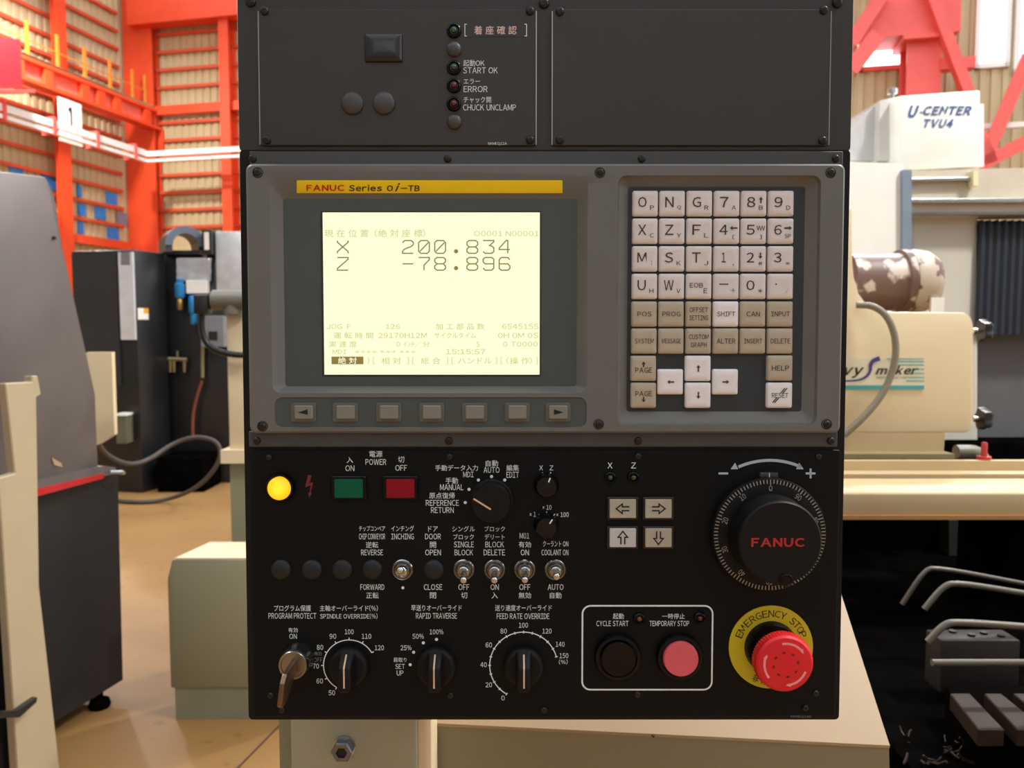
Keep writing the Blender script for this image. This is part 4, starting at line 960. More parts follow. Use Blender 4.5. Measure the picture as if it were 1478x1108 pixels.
# key switch ---------------------------------------------------------------
c = U(429, 951, .004); bm = nb()
lathe(bm, c, [(SX(24.5), OZ), (SX(24.5), OZ + .002), (SX(23), .006), (SX(22), .012), (SX(21.3), .0155), (SX(20), .0165), (SX(17), .0165), (SX(16.5), .0158), (SX(8), .0158)], 40)
k = part('key_switch', bm, mat('satin_chrome', (150, 150, 146), .25, 1), PANEL, 30, label='chrome program protect key lock')
kb = mat('key_bronze', (128, 104, 84), .32, .9)
a0 = Vector((c[0], c[1], 0)) 
bm = nb()
def kp(dx, dy, z): return Vector((c[0] + SX(dx), c[1] - SX(dy), z))
prism(bm, [kp(-2, -8, .0155), kp(-2, 8, .0155), kp(-5, 36, .034), kp(-8, 40, .04), kp(-9, 36, .042), kp(-5, 6, .041), kp(-4, -4, .036)], (SX(7), 0, 0)); bevel(bm, .0006)
part('key_blade', bm, kb, k, 30, label='bronze key standing in the lock')

# push buttons ---------------------------------------------------------------
def round_button(px, py, rb, rc_, zt_, capm, nm, rx=None):
    c = U(px, py, zt_); bm = nb()
    lathe(bm, c, [(SX(rb), OZ), (SX(rb), OZ + .004), (SX(rb * .95), OZ + .0058), (SX(rc_ + 2.5), OZ + .0062), (SX(rc_ + 2), OZ + .003)], 44)
    k = part('push_button', bm, BLK, PANEL, 40, label=nm)
    bm = nb(); r_ = SX(rc_); lathe(bm, c, [(r_, OZ + .002), (r_, zt_ - .0008), (r_ * .95, zt_), (r_ * .8, zt_), (r_ * .5, zt_ - .0003)], 44); part('button_cap', bm, capm, k, 50)
round_button(893, 952, 34, 25.5, .010, BLK, 'black cycle start button'); round_button(983.5, 952, 34, 25.3, .0105, mat('pink_plastic', (222, 92, 102), .5, var=.02), 'pink temporary stop button')

# handwheel ---------------------------------------------------------------
HZ = .010
c = U(1110.5, 771.5, HZ); bm = nb(); r_ = SX(82)
lathe(bm, c, [(r_ * 1.0, OZ), (r_ * 1.0, HZ - .001), (r_ * .985, HZ), (r_ * .80, HZ + .001), (r_ * .76, HZ + .001)], 72)
W = part('handwheel', bm, MATB, PANEL, 30, label='round black handwheel dial')
bm = nb(); dialm = mat('dial_print', (172, 166, 150), .6)
for k_ in range(100):
    a = PI / 2 + 2 * PI * k_ / 100; r0 = .905 if k_ % 10 else .88; r1 = .975
    stroke(bm, [(c[0] + r_ * q_ * math.cos(a), c[1] + r_ * q_ * math.sin(a)) for q_ in (r0, r1)], SX(1.3), HZ + .0009)
for k_ in range(10):
    a = PI / 2 + 2 * PI * k_ / 10; ca, sa = math.cos(a - PI / 2), math.sin(a - PI / 2)
    put_text(bm, str(k_ * 10), Vector((c[0] + r_ * .825 * math.cos(a), c[1] + r_ * .825 * math.sin(a), HZ + .00125)), Vector((ca, sa, 0)), Vector((-sa, ca, 0)), SX(5 if k_ == 0 else 9), SX(8), .002)
part('graduations', bm, dialm, W, recalc=False)
KZt = .034; c2 = U(1123.5, 784, KZt); kc = ((c[0] * 1 + c2[0] * 1) / 2, (c[1] + c2[1]) / 2); kc = c
bm = nb(); r2 = SX(62) * (0.59 - KZt) / .59
rows_ = []
for rr_, z_ in ((1.03, HZ + .0005), (1.02, HZ + .004), (1.0, KZt - .003), (.985, KZt - .001), (.95, KZt)):
    rows_.append([Vector((kc[0] + r2 * rr_ * math.cos(2 * PI * i / 72), kc[1] + r2 * rr_ * math.sin(2 * PI * i / 72), z_)) for i in range(72)])
loft(bm, rows_); part('wheel_knob', bm, MATB, W, 40)
bm = nb(); tc_ = UZ(1123, 782.5, KZt + .0002); put_text(bm, 'FANUC', tc_, Vector((1, 0, 0)), Vector((0, 1, 0)), SX(78) * .945, SX(13.5) * .945, .035); part('red_lettering', bm, mat('red_print_dark', (176, 34, 44), .5), W, recalc=False)
bm = nb(); c3 = U(1134.5, 837, KZt); r3 = SX(9.5); lathe(bm, c3, [(r3, KZt - .004), (r3, KZt + .001), (r3 * .85, KZt + .0014), (r3 * .7, KZt + .0005), (r3 * .4, KZt + .0008), (r3 * .2, KZt + .0004)], 24); part('crank_socket', bm, BLK, W, 40)
bm = nb(); cbox(bm, U(1096, 686, .004)[0], U(1122, 686, .004)[0], U(1110, 690, .004)[1], U(1110, 681, .004)[1], OZ, .006); bevel(bm, .0008)
ix = part('index_block', bm, mat('smoke_plastic', (58, 58, 58), .2), PANEL, 40)
bm = nb(); stroke(bm, [U(1110.5, 682.5, .0062), U(1110.5, 688.5, .0062)], SX(1.2), .0062); part('index_line', bm, WINK, ix, recalc=False)

# emergency stop -----------------------------------------------------------
c = U(1113, 934, .003); bm = nb()
loft(bm, [circ(c, SX(39), OZ, 56), circ(c, SX(61.5), OZ, 56), circ(c, SX(61.5), OZ + .0012, 56), circ(c, SX(39), OZ + .0012, 56), circ(c, SX(39), OZ, 56)], False, False)
ES = part('emergency_stop', bm, mat('ring_yellow', (206, 186, 26), .45, var=.03), PANEL, 40, label='red emergency stop mushroom button on yellow ring')
bm = nb(); txt = 'EMERGENCY STOP'; zz = OZ + .0014
angs = [158, 147.5, 134.5, 123.5, 112.5, 101, 90.5, 79.5, 69.5, 60, 51, 41.5, 31.5, 22.5]
for ch, a in zip(txt, angs):
    if ch == ' ': continue
    ar = R(a); ca, sa = math.cos(ar - PI / 2), math.sin(ar - PI / 2)
    put_text(bm, ch, Vector((c[0] + SX(50) * math.cos(ar), c[1] + SX(50) * math.sin(ar), zz)), Vector((ca, sa, 0)), Vector((-sa, ca, 0)), SX(8.4 if ch != 'M' else 10), SX(10.5), .004)
part('ring_lettering', bm, mat('olive_ink', (40, 38, 16), .6), ES, recalc=False); bm = nb()
for ch, a in zip('非常停止', (245, 260, 280, 295)):
    ar = R(a); ca, sa = math.cos(ar + PI / 2), math.sin(ar + PI / 2)
    put_text(bm, ch, Vector((c[0] + SX(51) * math.cos(ar), c[1] + SX(51) * math.sin(ar), zz)), Vector((ca, sa, 0)), Vector((-sa, ca, 0)), SX(10), SX(12), .01)
part('ring_lettering', bm, mat('olive_ink', (40, 38, 16), .6), ES, recalc=False)
bm = nb(); lathe(bm, c, [(SX(39), OZ), (SX(38.5), .006), (SX(36), .0085), (SX(28), .009), (SX(26), .012), (SX(25), .024)], 48, cap1=True); part('collar', bm, BLK, ES, 40)
EZ = .031
REDB = mat('stop_red', (222, 28, 40), .38, var=.03)
ce = U(1131.5, 956, EZ - .003); r_ = SX(43.3) * (0.59 - EZ) / .59
ce = ((ce[0] + c[0] * 0) , ce[1])
bm = nb(); rows_ = []; N = 120
for rr_, z_, kn in ((.7, .018, 0), (.96, .020, 1), (1, .022, 1), (1, EZ - .004, 1), (.97, EZ - .0015, 0), (.9, EZ, 0), (.6, EZ + .0008, 0), (.3, EZ + .001, 0)):
    rows_.append([Vector((ce[0] + r_ * rr_ * (1 + (.018 * kn if i % 2 else -.018 * kn)) * math.cos(2 * PI * i / N), ce[1] + r_ * rr_ * (1 + (.018 * kn if i % 2 else -.018 * kn)) * math.sin(2 * PI * i / N), z_)) for i in range(N)])
loft(bm, rows_); part('mushroom_head', bm, REDB, ES, 35)
print('EPROBE', c, ce)
bm = nb(); z_ = EZ + .0006
for a0_ in (100, -20, 220):
    arc = [(ce[0] + r_ * .72 * math.cos(R(a0_ - k_ * 4)), ce[1] + r_ * .72 * math.sin(R(a0_ - k_ * 4))) for k_ in range(15)]
    stroke(bm, arc, SX(3.2), z_)
    aa = R(a0_ - 56); tip = Vector((ce[0] + r_ * .72 * math.cos(aa - .22), ce[1] + r_ * .72 * math.sin(aa - .22)))
    o1 = Vector((ce[0] + r_ * .80 * math.cos(aa), ce[1] + r_ * .80 * math.sin(aa))); o2 = Vector((ce[0] + r_ * .62 * math.cos(aa), ce[1] + r_ * .62 * math.sin(aa)))
    bm.faces.new([bm.verts.new((v.x, v.y, z_)) for v in (o1, o2, tip)])
part('turn_arrows', bm, mat('pink_print', (240, 150, 150), .5), ES, recalc=False, label='pale curved release arrows')
bm = nb()
for k_ in range(8):
    a = R(k_ * 45 + 10); stroke(bm, [(ce[0] + r_ * .42 * math.cos(a + q_), ce[1] + r_ * .42 * math.sin(a + q_)) for q_ in (-.13, 0, .13)], SX(2.6), EZ + .00115)
part('grip_slots', bm, mat('deep_red', (120, 6, 16), .5), ES, recalc=False)

# ================================================================== OWN MACHINE: covers under the panel
Yc = .80
a = at(1283, 1074, Yc); zc_ = a.z; yb_ = at(395, 1080, Yc).x
t = thing('cream_headstock_cover', 'large cream machine cover with sloping top edge directly below and behind the control panel', 'machine cover', Vector(((a.x + yb_) / 2, Yc + .1, 0)))
bm = nb()
xr = a.x; bot = at(1290, 1108, Yc); xl2 = at(625, 1080, Yc).x - .12; 
pa = [(xr, Yc, zc_), (xr + .02, Yc, zc_ - .35), (xr + .02, Yc, 0.0), (xl2, Yc, 0.0), (xl2, Yc, zc_ + .028)]
prism(bm, pa, Y_ * .5); part('front_cover', bm, mat('shaded_cream_face', (136, 129, 102), .45, var=.03), t)  # front face of the cream cover, its shade put into the colour
bm = nb(); xtop = xr - .005
prof_ = lambda x, dz: [Vector((x, Yc - .002, zc_ + dz)), Vector((x, Yc + .15, zc_ + dz + .135)), Vector((x, Yc + .5, zc_ + dz + .135)), Vector((x, Yc + .5, zc_ + dz - .003)), Vector((x, Yc - .002, zc_ + dz - .003))]
loft(bm, [prof_(xl2, .030), prof_(xr, 0)]); part('sloped_top', bm, mat('lit_cream_slope', (166, 141, 107), .4, var=.03), t)  # same cream cover, the lit slope coloured lighter than the front
bm = nb(); q = at(942, 1062, Yc); spin(bm, q + Vector((0, -.003, .002)), -Y_, [(.0015, 0), (.001, .002)], 10); part('paint_chip', bm, SLOT, t)
# bracket plate with bolt
Yb = .74
t = thing('panel_bracket', 'flat cream mounting bracket with a hexagon bolt under the control panel', 'bracket', Vector((at(520, 1080, Yb).x, Yb + .02, .75)))
x0 = at(419, 1070, Yb).x; x1 = at(603, 1070, Yb).x
bm = nb(); cbox(bm, x0, x1, Yb, Yb + .012, .78, 1.42)
bevel(bm, .003); part('plate', bm, mat('pale_bracket_paint', (162, 162, 138), .45, var=.03), t, 40)
bm = nb(); cbox(bm, x1 - .004, x1 + .014, Yb + .002, Yb + .054, .78, 1.42); bevel(bm, .006); part('side_flange', bm, CREAM, t, 40)
bm = nb(); cbox(bm, x0 - .013, x0 + .002, Yb + .008, Yb + .054, .78, 1.42); part('side_flange', bm, mat('shaded_cream_trim', (132, 130, 106), .5), t)  # left flange darker, shade put into the cream
q = at(497, 1076, Yb)
bm = nb()
spin(bm, q, -Y_, [(.011, 0), (.011, .003)], 24); part('washer', bm, STEEL, t, 40)
bm = nb(); spin(bm, q + Vector((0, -.003, 0)), -Y_, [(.0105, 0), (.0105, .009), (.0092, .0105), (.0055, .0105), (.0052, .006)], 6, True, True); bt = part('hexagon_bolt', bm, mat('dark_zinc', (118, 122, 130), .3, .9), t)
bm = nb(); spin(bm, q + Vector((0, -.0092, 0)), -Y_, [(.005, 0), (.0046, .003)], 16); part('bolt_hole', bm, SLOT, bt, 40)

# ================================================================== RIGHT SIDE
XR = 1640
# tray beam
t = thing('chip_tray_beam', 'cream horizontal machine beam with stepped top edge right of the panel', 'machine beam', at(1350, 749, 1.62))
def prof_x(pts, px0, px1, ref, name, m, parent, bev_=0, sm=None):
    bm = nb(); xa = at(px0, 700, ref).x; xb = at(px1, 700, ref).x
    prism(bm, [Vector((xa, y, z)) for y, z in pts], Vector((xb - xa, 0, 0)))
    if bev_: bevel(bm, bev_, 3)
    return part(name, bm, m, parent, sm)
def zz_(py, Y): return at(1350, py, Y).z
z712 = zz_(712, 1.6)
YC = mat('yellow_cream_paint', (188, 165, 124), .5, var=.04)
prof_x([(1.6, zz_(744, 1.6)), (1.6, z712), (1.615, z712 + .008), (1.74, zz_(690, 1.74)), (1.74, zz_(744, 1.6))], 1100, XR, 1.6, 'front_rail', YC, t, .004, 30)
prof_x([(1.75, zz_(700, 1.75)), (1.75, zz_(684, 1.75)), (1.88, zz_(679, 1.88)), (1.88, zz_(665, 1.88)), (1.90, zz_(665, 1.88)), (1.90, zz_(700, 1.75))], 1100, XR, 1.7, 'back_lip', YC, t)
prof_x([(1.595, zz_(749, 1.6)), (1.595, zz_(743, 1.6)), (1.74, zz_(743, 1.6)), (1.74, zz_(749, 1.6))], 1100, XR, 1.6, 'lower_edge', mat('rusty_cream', (170, 120, 70), .6), t)
prof_x([(1.75, .02), (1.75, zz_(700, 1.75)), (1.95, zz_(700, 1.75)), (1.95, .02)], 1480, XR, 1.7, 'end_support', SHADED_IRON, t)
# mist collector
YM = 2.0
def m_(px, py, Y=YM): return at(px, py, Y)
t = thing('mist_collector', 'cream rounded mist collector box with teal-striped decal behind the tray beam', 'mist collector', m_(1300, 660))
out_ = [(1150, 624), (1394, 624), (1401, 621), (1405, 613), (1405, 468), (1401, 457), (1392, 451), (1290, 450), (1268, 449), (1252, 441), (1240, 424), (1233, 400), (1231, 380), (1230, 300), (1150, 300)]
bm = nb(); prism(bm, [m_(x, y) for x, y in out_], Y_ * .22); bevel(bm, .004, 2, 40); part('casing', bm, CREAM, t, 30)
bm = nb(); prism(bm, [m_(1150, 655), m_(1362, 655), m_(1364, 624), m_(1150, 624)], Y_ * .2); part('base', bm, YC, t)
bm = nb(); prism(bm, [m_(1150, 662, 1.96), m_(1378, 662, 1.96), m_(1378, 655, 1.96), m_(1150, 655, 1.96)], Y_ * .3); part('base_flange', bm, mat('oily_cream', (150, 135, 96), .35), t)
# decal
de = 1.997
bm = nb(); prism(bm, [m_(1150, 562, de), m_(1334, 562, de), m_(1334, 517, de), m_(1150, 517, de)], Y_ * .002); dc = part('decal', bm, mat('decal_cream', (222, 216, 186), .4), t, label='name decal with teal stripes')
TEAL = mat('teal_print', (70, 160, 160), .4)
bm = nb()
for y0, y1, xs in ((556, 562, 1150), (549, 550.5, 1308), (544, 545.5, 1310), (538, 539.5, 1312), (532, 533.5, 1314), (526, 527.5, 1290), (521, 522.5, 1285), (517, 518.5, 1280)):
    q = [m_(xs, y1, de - .001), m_(1334, y1, de - .001), m_(1334, y0, de - .001), m_(xs, y0, de - .001)]; bm.faces.new([bm.verts.new(v) for v in q])
part('teal_stripes', bm, TEAL, dc, recalc=False)
PXM = YM / F
bm = nb(); put_text(bm, 'Heavy', m_(1210, 536, de - .0015), X, Z, PXM * 74, PXM * 19, .03, .35); part('black_lettering', bm, mat('black_ink', (18, 18, 20), .6), dc, recalc=False); bm = nb(); put_text(bm, 'moker', m_(1295, 534, de - .0015), X, Z, PXM * 62, PXM * 13, .03, .35); part('black_lettering', bm, mat('black_ink', (18, 18, 20), .6), dc, recalc=False); bm = nb(); put_text(bm, 'MIST COLLECTOR', m_(1287, 545, de - .0015), X, Z, PXM * 44, PXM * 3, .01, .2)
part('black_lettering', bm, mat('black_ink', (18, 18, 20), .6), dc, recalc=False)
bm = nb()
cen = [(1215, 550), (1240, 549), (1252, 543), (1257, 534), (1256, 527), (1260, 520), (1270, 517)]
for _ in range(2):
    q_ = [cen[0]]
    for a_, b_ in zip(cen, cen[1:]): q_ += [(a_[0] * .75 + b_[0] * .25, a_[1] * .75 + b_[1] * .25), (a_[0] * .25 + b_[0] * .75, a_[1] * .25 + b_[1] * .75)]
    cen = q_ + [cen[-1]]
n_ = len(cen); lo_, hi_ = [], []
for i, (x, y) in enumerate(cen):
    wq = .8 + 2.8 * (i / n_); x2, y2 = cen[min(i + 1, n_ - 1)]; x1_, y1_ = cen[max(i - 1, 0)]
    dx, dy = x2 - x1_, y2 - y1_; L_ = math.hypot(dx, dy) or 1
    lo_.append(bm.verts.new(m_(x - dy / L_ * wq, y + dx / L_ * wq, de - .002))); hi_.append(bm.verts.new(m_(x + dy / L_ * wq, y - dx / L_ * wq, de - .002)))
for i in range(n_ - 1): bm.faces.new((lo_[i], lo_[i + 1], hi_[i + 1], hi_[i]))
part('purple_swash', bm, mat('purple_print', (72, 62, 130), .5), dc, recalc=False)
# knobs at the side
for py in (477, 604):
    bm = nb(); q = m_(1404, py, YM + .08); tube(bm, [q, q + X * .02], .008, 12); kk = part('clamp_knob', bm, STEEL, t, 40)
    bm = nb(); rows_ = []
    for x_, rr_ in ((.016, .012), (.018, .026), (.034, .028), (.042, .022), (.046, .008)):
        rows_.append([q + X * x_ + Y_ * rr_ * (1 + .14 * math.cos(5 * a_ * 2 * PI / 30)) * math.cos(a_ * 2 * PI / 30) + Z * rr_ * (1 + .14 * math.cos(5 * a_ * 2 * PI / 30)) * math.sin(a_ * 2 * PI / 30) for a_ in range(30)])
    loft(bm, rows_); part('grip', bm, BLACKP, kk, 40)
# motor drum
t = thing('motor_drum', 'rusty peeling horizontal motor drum resting above the mist collector', 'motor', m_(1290, 450, 2.34))
ax0 = m_(1222, 407, 2.34); ax1 = m_(1300, 406, 2.34); px2 = 2.34 / F
rust = mat('peeling_brown_paint', (104, 80, 72), .45, c2=(196, 182, 170), thresh=(.50, .56), scale=14)
rust2 = mat('peeling_cream_paint', (186, 172, 154), .45, c2=(112, 84, 72), thresh=(.54, .58), scale=18)
bm = nb(); spin(bm, ax0, X, [(px2 * 40, 0), (px2 * 41, (ax1 - ax0).x)], 36); part('barrel', bm, rust, t, 40)
bm = nb(); spin(bm, ax1 + X * -.012, X, [(px2 * 41, 0), (px2 * 45, .002), (px2 * 46, .02), (px2 * 43, .024)], 36); part('flange_ring', bm, rust, t, 40)
bm = nb(); spin(bm, ax1 + X * .012, X, [(px2 * 44, 0), (px2 * 45.5, .015), (px2 * 43, .055), (px2 * 36, .078), (px2 * 20, .088), (px2 * 6, .09)], 36); part('end_bell', bm, rust2, t, 60)
bm = nb(); q = m_(1350, 448, 2.26); cbox(bm, q.x - .012, q.x + .025, 2.26, 2.27, q.z - .01, m_(1350, 429, 2.26).z); part('tag', bm, WHITEP, t)
# hose in front of the collector
bm = nb(); tube(bm, [m_(1236, 440, 1.985), m_(1262, 441, 1.975), m_(1283, 458, 1.965), m_(1294, 492, 1.96), m_(1291, 530, 1.96), m_(1274, 570, 1.96), m_(1246, 603, 1.96), m_(1218, 628, 1.97)], .0085, smoothk=3)
part('grey_hose', bm, mat('grey_hose', (128, 120, 104), .5), smooth=60, label='grey flexible hose curving over the mist collector decal', cat='hose')
# bits on the tray
bm = nb(); q = m_(1420, 663, 1.9); spin(bm, q, Z, [(.016, 0), (.016, .008), (.007, .009), (.007, .038), (.005, .042)], 16); part('tray_lever', bm, mat('red_knob', (170, 50, 44), .4), smooth=40, label='small red upright handle on the tray edge', cat='handle')
bm = nb(); q = m_(1380, 652, 2.2)
tube(bm, [q, q + X * .06, q + X * .08 - Z * .03], .02, 12, 2); part('drain_elbow', bm, mat('dull_pipe', (120, 112, 96), .4), smooth=60, label='dull pipe elbow behind the tray, right of the collector base', cat='pipe')

# white machining centre
YU = 3.4
def u_(px, py, Y=YU): return at(px, py, Y)
t = thing('machining_centre', 'white machining centre with lettered head cover, guide rails and black bellows', 'machine', Vector((u_(1380, 600).x, YU + .4, 0)))
WU = mat('glare_white_casting', (247, 245, 236), .4, var=.03)  # white lifted to stand for the overexposed glare
bm = nb(); prism(bm, [u_(1300, 246), u_(1415, 240), u_(1415, 130), u_(1300, 138)], Y_ * .5); bevel(bm, .006); hd = part('head_cover', bm, WU, t, 30)
bm = nb(); prism(bm, [u_(1415, 240, 3.45), u_(1420, 240, 3.45), u_(1420, 150, 3.45), u_(1415, 150, 3.45)], Y_ * .4); part('cover_edge', bm, WU, t)
bm = nb(); prism(bm, [u_(1268, 232, 3.5), u_(1302, 232, 3.5), u_(1302, 138, 3.5), u_(1270, 145, 3.5)], Y_ * .4); part('side_cover', bm, mat('shade_white', (206, 204, 198), .5), t)
bm = nb(); prism(bm, [u_(1180, 232, 3.55), u_(1270, 232, 3.55), u_(1270, 146, 3.55), u_(1225, 186, 3.55), u_(1180, 225, 3.55)], Y_ * .4); part('sloped_guard', bm, mat('clear_grey_guard', (206, 206, 206), .15, .2), t)
INK = mat('blue_ink', (60, 96, 150), .5); PU_ = YU / F
bm = nb(); put_text(bm, 'U', u_(1319, 161, YU - .003), X, Z, PU_ * 15, PU_ * 17, .05, .35); put_text(bm, '-', u_(1330, 162, YU - .003), X, Z, PU_ * 4, PU_ * 2, .03); put_text(bm, 'CENTER', u_(1368, 159.5, YU - .003), X, Z, PU_ * 68, PU_ * 13, .045, .35)
put_text(bm, 'TVU4', u_(1355, 178, YU - .003), X, Z, PU_ * 42, PU_ * 12, .045, .35, 1.15); part('blue_lettering', bm, INK, hd, recalc=False)
bm = nb(); prism(bm, [u_(1160, 640, 3.3), u_(1304, 640, 3.3), u_(1304, 236, 3.3), u_(1160, 231, 3.3)], Y_ * .4); part('left_column', bm, WU, t)
bm = nb(); prism(bm, [u_(1303, 640, 3.28), u_(1316, 640, 3.28), u_(1316, 245, 3.28), u_(1303, 245, 3.28)], Y_ * .1); part('steel_post', bm, mat('blue_steel', (150, 166, 184), .3, .5), t)
bm = nb(); prism(bm, [u_(1316, 312, 3.36), u_(XR, 307, 3.36), u_(XR, 238, 3.36), u_(1316, 246, 3.36)], Y_ * .15); part('cross_beam', bm, mat('ivory_casting', (206, 196, 176), .45), t)
for y0, y1 in ((256, 261), (286, 292)):
    bm = nb(); xe = 1405 if y0 < 260 else XR
    prism(bm, [u_(1316, y1 + .5, 3.33), u_(xe, y1 - 1, 3.33), u_(xe, y0 - 1, 3.33), u_(1316, y0 + .5, 3.33)], Y_ * .03); bevel(bm, .002); part('guide_rail', bm, STEEL, t)
bm = nb(); prism(bm, [u_(1316, 310, 3.34), u_(XR, 309, 3.34), u_(XR, 305.5, 3.34), u_(1316, 306, 3.34)], Y_ * .03); part('beam_edge', bm, mat('dark_groove', (96, 92, 84), .5), t)
bm = nb(); prism(bm, [u_(1405, 268, 3.31), u_(1412, 268, 3.31), u_(1412, 246, 3.31), u_(1405, 246, 3.31)], Y_ * .05); part('rail_stop', bm, mat('yellow_white', (230, 222, 180), .5), t)
bm = nb(); prism(bm, [u_(1316, 640, 3.42), u_(1412, 640, 3.42), u_(1412, 309, 3.42), u_(1316, 309, 3.42)], Y_ * .3); bevel(bm, .01); part('slide_column', bm, mat('ivory_casting2', (206, 202, 188), .4, var=.04, scale=3), t)
# bellows: folds
x = 1414; fold = nb(); k_ = 0
pts_f = []
xx = 1410
while xx < XR:
    pts_f += [(xx, 3.40), (xx + 5.5, 3.39)]; xx += 11
zb0 = u_(1440, 482, 3.4).z; zb1 = u_(1440, 322, 3.4).z
fr_ = [Vector((u_(px, 400, Y).x, Y, 0)) for px, Y in pts_f]
top_ = [p_ + Z * (zb1 + (.014 if i % 2 else -.014)) for i, p_ in enumerate(fr_)]; bot_ = [p_ + Z * zb0 for p_ in fr_]
loft(fold, [bot_, top_], False, False, closed=False); loft(fold, [[p_ + Y_ * .2 for p_ in bot_], [p_ + Y_ * .2 for p_ in top_], top_], False, False, closed=False)
part('bellows', fold, mat('blue_black_bellows', (32, 40, 50), .6), t)
bm = nb(); prism(bm, [u_(1412, 660, 3.5), u_(XR, 660, 3.5), u_(XR, 478, 3.5), u_(1412, 478, 3.5)], Y_ * .2); part('lower_panel', bm, mat('grey_lower_panel', (96, 96, 98), .5), t)
bm = nb(); prism(bm, [u_(1200, 760, 3.3), u_(XR, 760, 3.3), u_(XR, 640, 3.3), u_(1200, 640, 3.3)], Y_ * .6); part('dark_base', bm, SHADED_IRON, t)
bm = nb(); q = u_(1200, 700, 3.35); cbox(bm, q.x, u_(XR, 700, 3.35).x, 3.35, 3.9, 0, u_(1300, 758, 3.3).z); part('foot_base', bm, SHADED_IRON, t)
bm = nb(); q = u_(1288, 132, 3.6); spin(bm, q - Z * .04, Z, [(.02, 0), (.02, .01), (.008, .012), (.008, .025), (.022, .03), (.022, .05), (.01, .055)], 16); part('eye_bolt', bm, STEEL, t, 40)

# lathe interior, its shade put into the colours ---------------------------------------------------------
t = thing('lathe_bed', 'dark oily lathe interior with slotted table below the cream beam', 'machine bed', Vector((at(1400, 1000, 1.5).x, 1.7, 0)))
xa = xr + .03
bm = nb(); cbox(bm, at(1150, 900, 2.2).x, at(XR, 900, 2.2).x + .5, 2.2, 2.25, .0, zz_(745, 1.6) - .01); part('rear_wall', bm, SHADED_IRON, t)
bm = nb(); q = [at(1370, 900, 2.15), at(1414, 900, 2.15), at(1414, 751, 2.15), at(1370, 751, 2.15)]; prism(bm, q, Y_ * .05); part('sheet_post', bm, mat('dim_grey_sheet', (44, 43, 38), .5), t)
bm = nb(); spin(bm, at(1398, 777, 2.15), -Y_, [(.012, 0), (.012, .01)], 14); part('screw', bm, SLOT, t)
ztab = at(1420, 1050, 1.05).z
bm = nb(); cbox(bm, at(1270, 900, 1.2).x - .0, at(XR, 900, 1.6).x + .4, .98, 2.2, 0.0, ztab - .08); part('bed', bm, SHADED_IRON, t)
IR = mat('brown_iron', (40, 29, 22), .55, var=.15, scale=30, spec=.15)
for (xa_, xb_, xa2, xb2) in ((1412, 1450, 1371, 1400), (1468, 1510, 1420, 1445), (1525, 1570, 1462, 1490)):
    bm = nb(); P = [on_plane(x, y, Vector((0, 0, ztab)), Z) for x, y in ((xa_, 1052), (xb_, 1052), (xb2, 1000), (xa2, 1000))]
    prism(bm, P, -Z * .025); bevel(bm, .0015, 1); part('table_slat', bm, IR, t)
bm = nb(); P = [on_plane(x, y, Vector((0, 0, ztab - .026)), Z) for x, y in ((1412, 1060), (1600, 1060), (1520, 990), (1365, 990))]; prism(bm, P, -Z * .05); part('table_base', bm, SHADED_IRON, t)
bm = nb()
for k_ in range(36):
    q = on_plane(random.uniform(1300, 1478), random.uniform(1060, 1108), Vector((0, 0, ztab - .075)), Z); r_ = random.uniform(.002, .006)
    a_ = random.uniform(0, 6); dv = Vector((math.cos(a_), math.sin(a_), random.uniform(0, .4))) * r_ * 3
    tube(bm, [q, q + dv, q + dv * 1.6 + Z * r_], r_ * .4, 5)
part('metal_chips', bm, mat('dull_chips', (60, 48, 40), .4, .6), t, kind='stuff')
zr = ztab - .06
bm = nb(); P = [at(1262, 1000, 1.75), at(1272, 1000, 1.75), at(1352, 1108, 1.25), at(1332, 1108, 1.25)]; prism(bm, P, Z * -.03); part('way_rail', bm, mat('olive_rail', (70, 58, 42), .5), t)
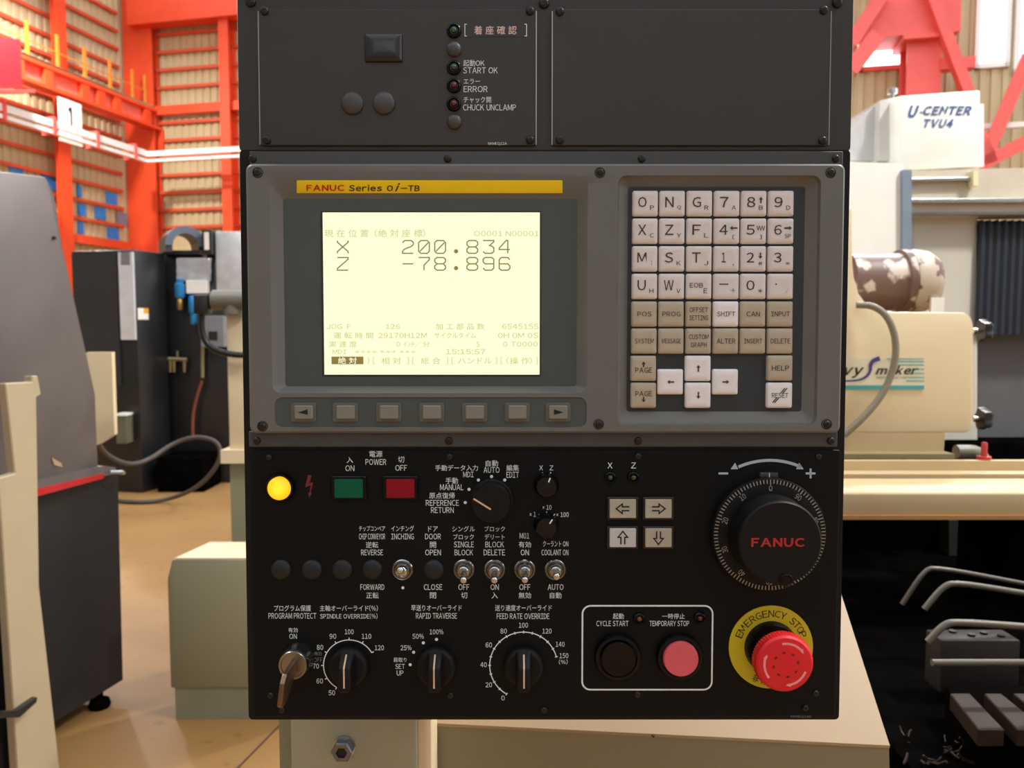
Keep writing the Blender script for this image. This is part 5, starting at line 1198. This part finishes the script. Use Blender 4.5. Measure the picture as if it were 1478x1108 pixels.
# tool block
bm = nb(); Yk = 1.28
P = [at(1356, 1000, Yk), at(1470, 1000, Yk), at(1471, 924, Yk), at(1357, 921, Yk)]
zt2 = P[2].z; prism(bm, [Vector((P[0].x, Yk, P[0].z)), Vector((P[1].x, Yk, P[0].z)), Vector((P[1].x, Yk, zt2)), Vector((P[0].x, Yk, zt2))], Vector((0, .05, 0)))
bevel(bm, .003)
t3 = thing('tool_block', 'brown-grey steel tool block standing on the slotted table', 'tool block', Vector(((P[0].x + P[1].x) / 2, Yk + .08, P[0].z)))
part('block', bm, mat('grey_iron_block', (44, 40, 37), .5, var=.08, spec=.15), t3, 40)
for px, py in ((1375, 912), (1402, 917), (1420, 914), (1445, 918)):
    q = on_plane(px, py, Vector((0, 0, zt2)), Z); bm = nb(); spin(bm, q + Z * .0003, Z, [(.006, 0), (.006, .003), (.003, .0032)], 14); part('cap_screw', bm, SLOT, t3, 40)
# coolant pipes
PIPE = mat('grey_pipe', (88, 82, 71), .45, .2)
for pts, Y0, lb in (([(1302, 872), (1333, 824), (1350, 818), (1478, 842), (1560, 858)], 1.45, 'thin dark bent coolant pipe, highest and furthest back'), ([(1334, 879), (1361, 846), (1380, 840), (1478, 856), (1560, 869)], 1.35, 'bent coolant pipe second from the top'),
                    ([(1339, 926), (1362, 901), (1380, 897), (1478, 904), (1560, 910)], 1.15, 'thick bent coolant pipe crossing above the tool block'), ([(1345, 956), (1478, 956), (1560, 956)], 1.15, 'straight coolant pipe lying across the tool block face')):
    bm = nb(); tube(bm, [at(x, y, Y0) for x, y in pts], .0052 if Y0 < 1.4 else .0045, 12, 2); part('coolant_pipe', bm, PIPE if Y0 < 1.4 else mat('dark_pipe', (84, 78, 70), .4, .3), smooth=60, label=lb, cat='pipe', group='coolant pipes over the slotted table')

bpy.data.scenes.remove(TS)
# ================================================================== ADDED FILL LAMPS (unseen, brighten the machines and crane beam)
for (x, y, z), pw in FILL_LAMPS:
    t = thing('fill_lamp', {3.6: 'round added lamp, out of view, brightening the white machining centre', -3.6: 'round added lamp, out of view, brightening the grey-hooded machine', -10.5: 'added lamp standing in for sunlight on the crane runway beam', 6: 'added lamp brightening the far hall in front of the red column'}[x], 'added lamp', Vector((x, y, z)), group='added fill lamps')
    bm = nb(); spin(bm, Vector((x, y, z)), Z, [(.42, 0), (.40, .05), (.2, .3), (.09, .36), (.09, .5)], 28, cap0=False); part('shade', bm, GSTEEL, t, 40)
    bm = nb(); tube(bm, [Vector((x, y, z + .5)), Vector((x, y, HTOP))], .012); part('suspension_cord', bm, BLACKP, t, 40)
    ld = bpy.data.lights.new('lamp_light', 'AREA'); ld.shape = 'DISK'; ld.size = .7; ld.energy = pw; ld.color = (1, .96, .9)
    lo = bpy.data.objects.new('lamp_light', ld); COL.objects.link(lo); lo.parent = t; lo.location = (0, 0, -.01)
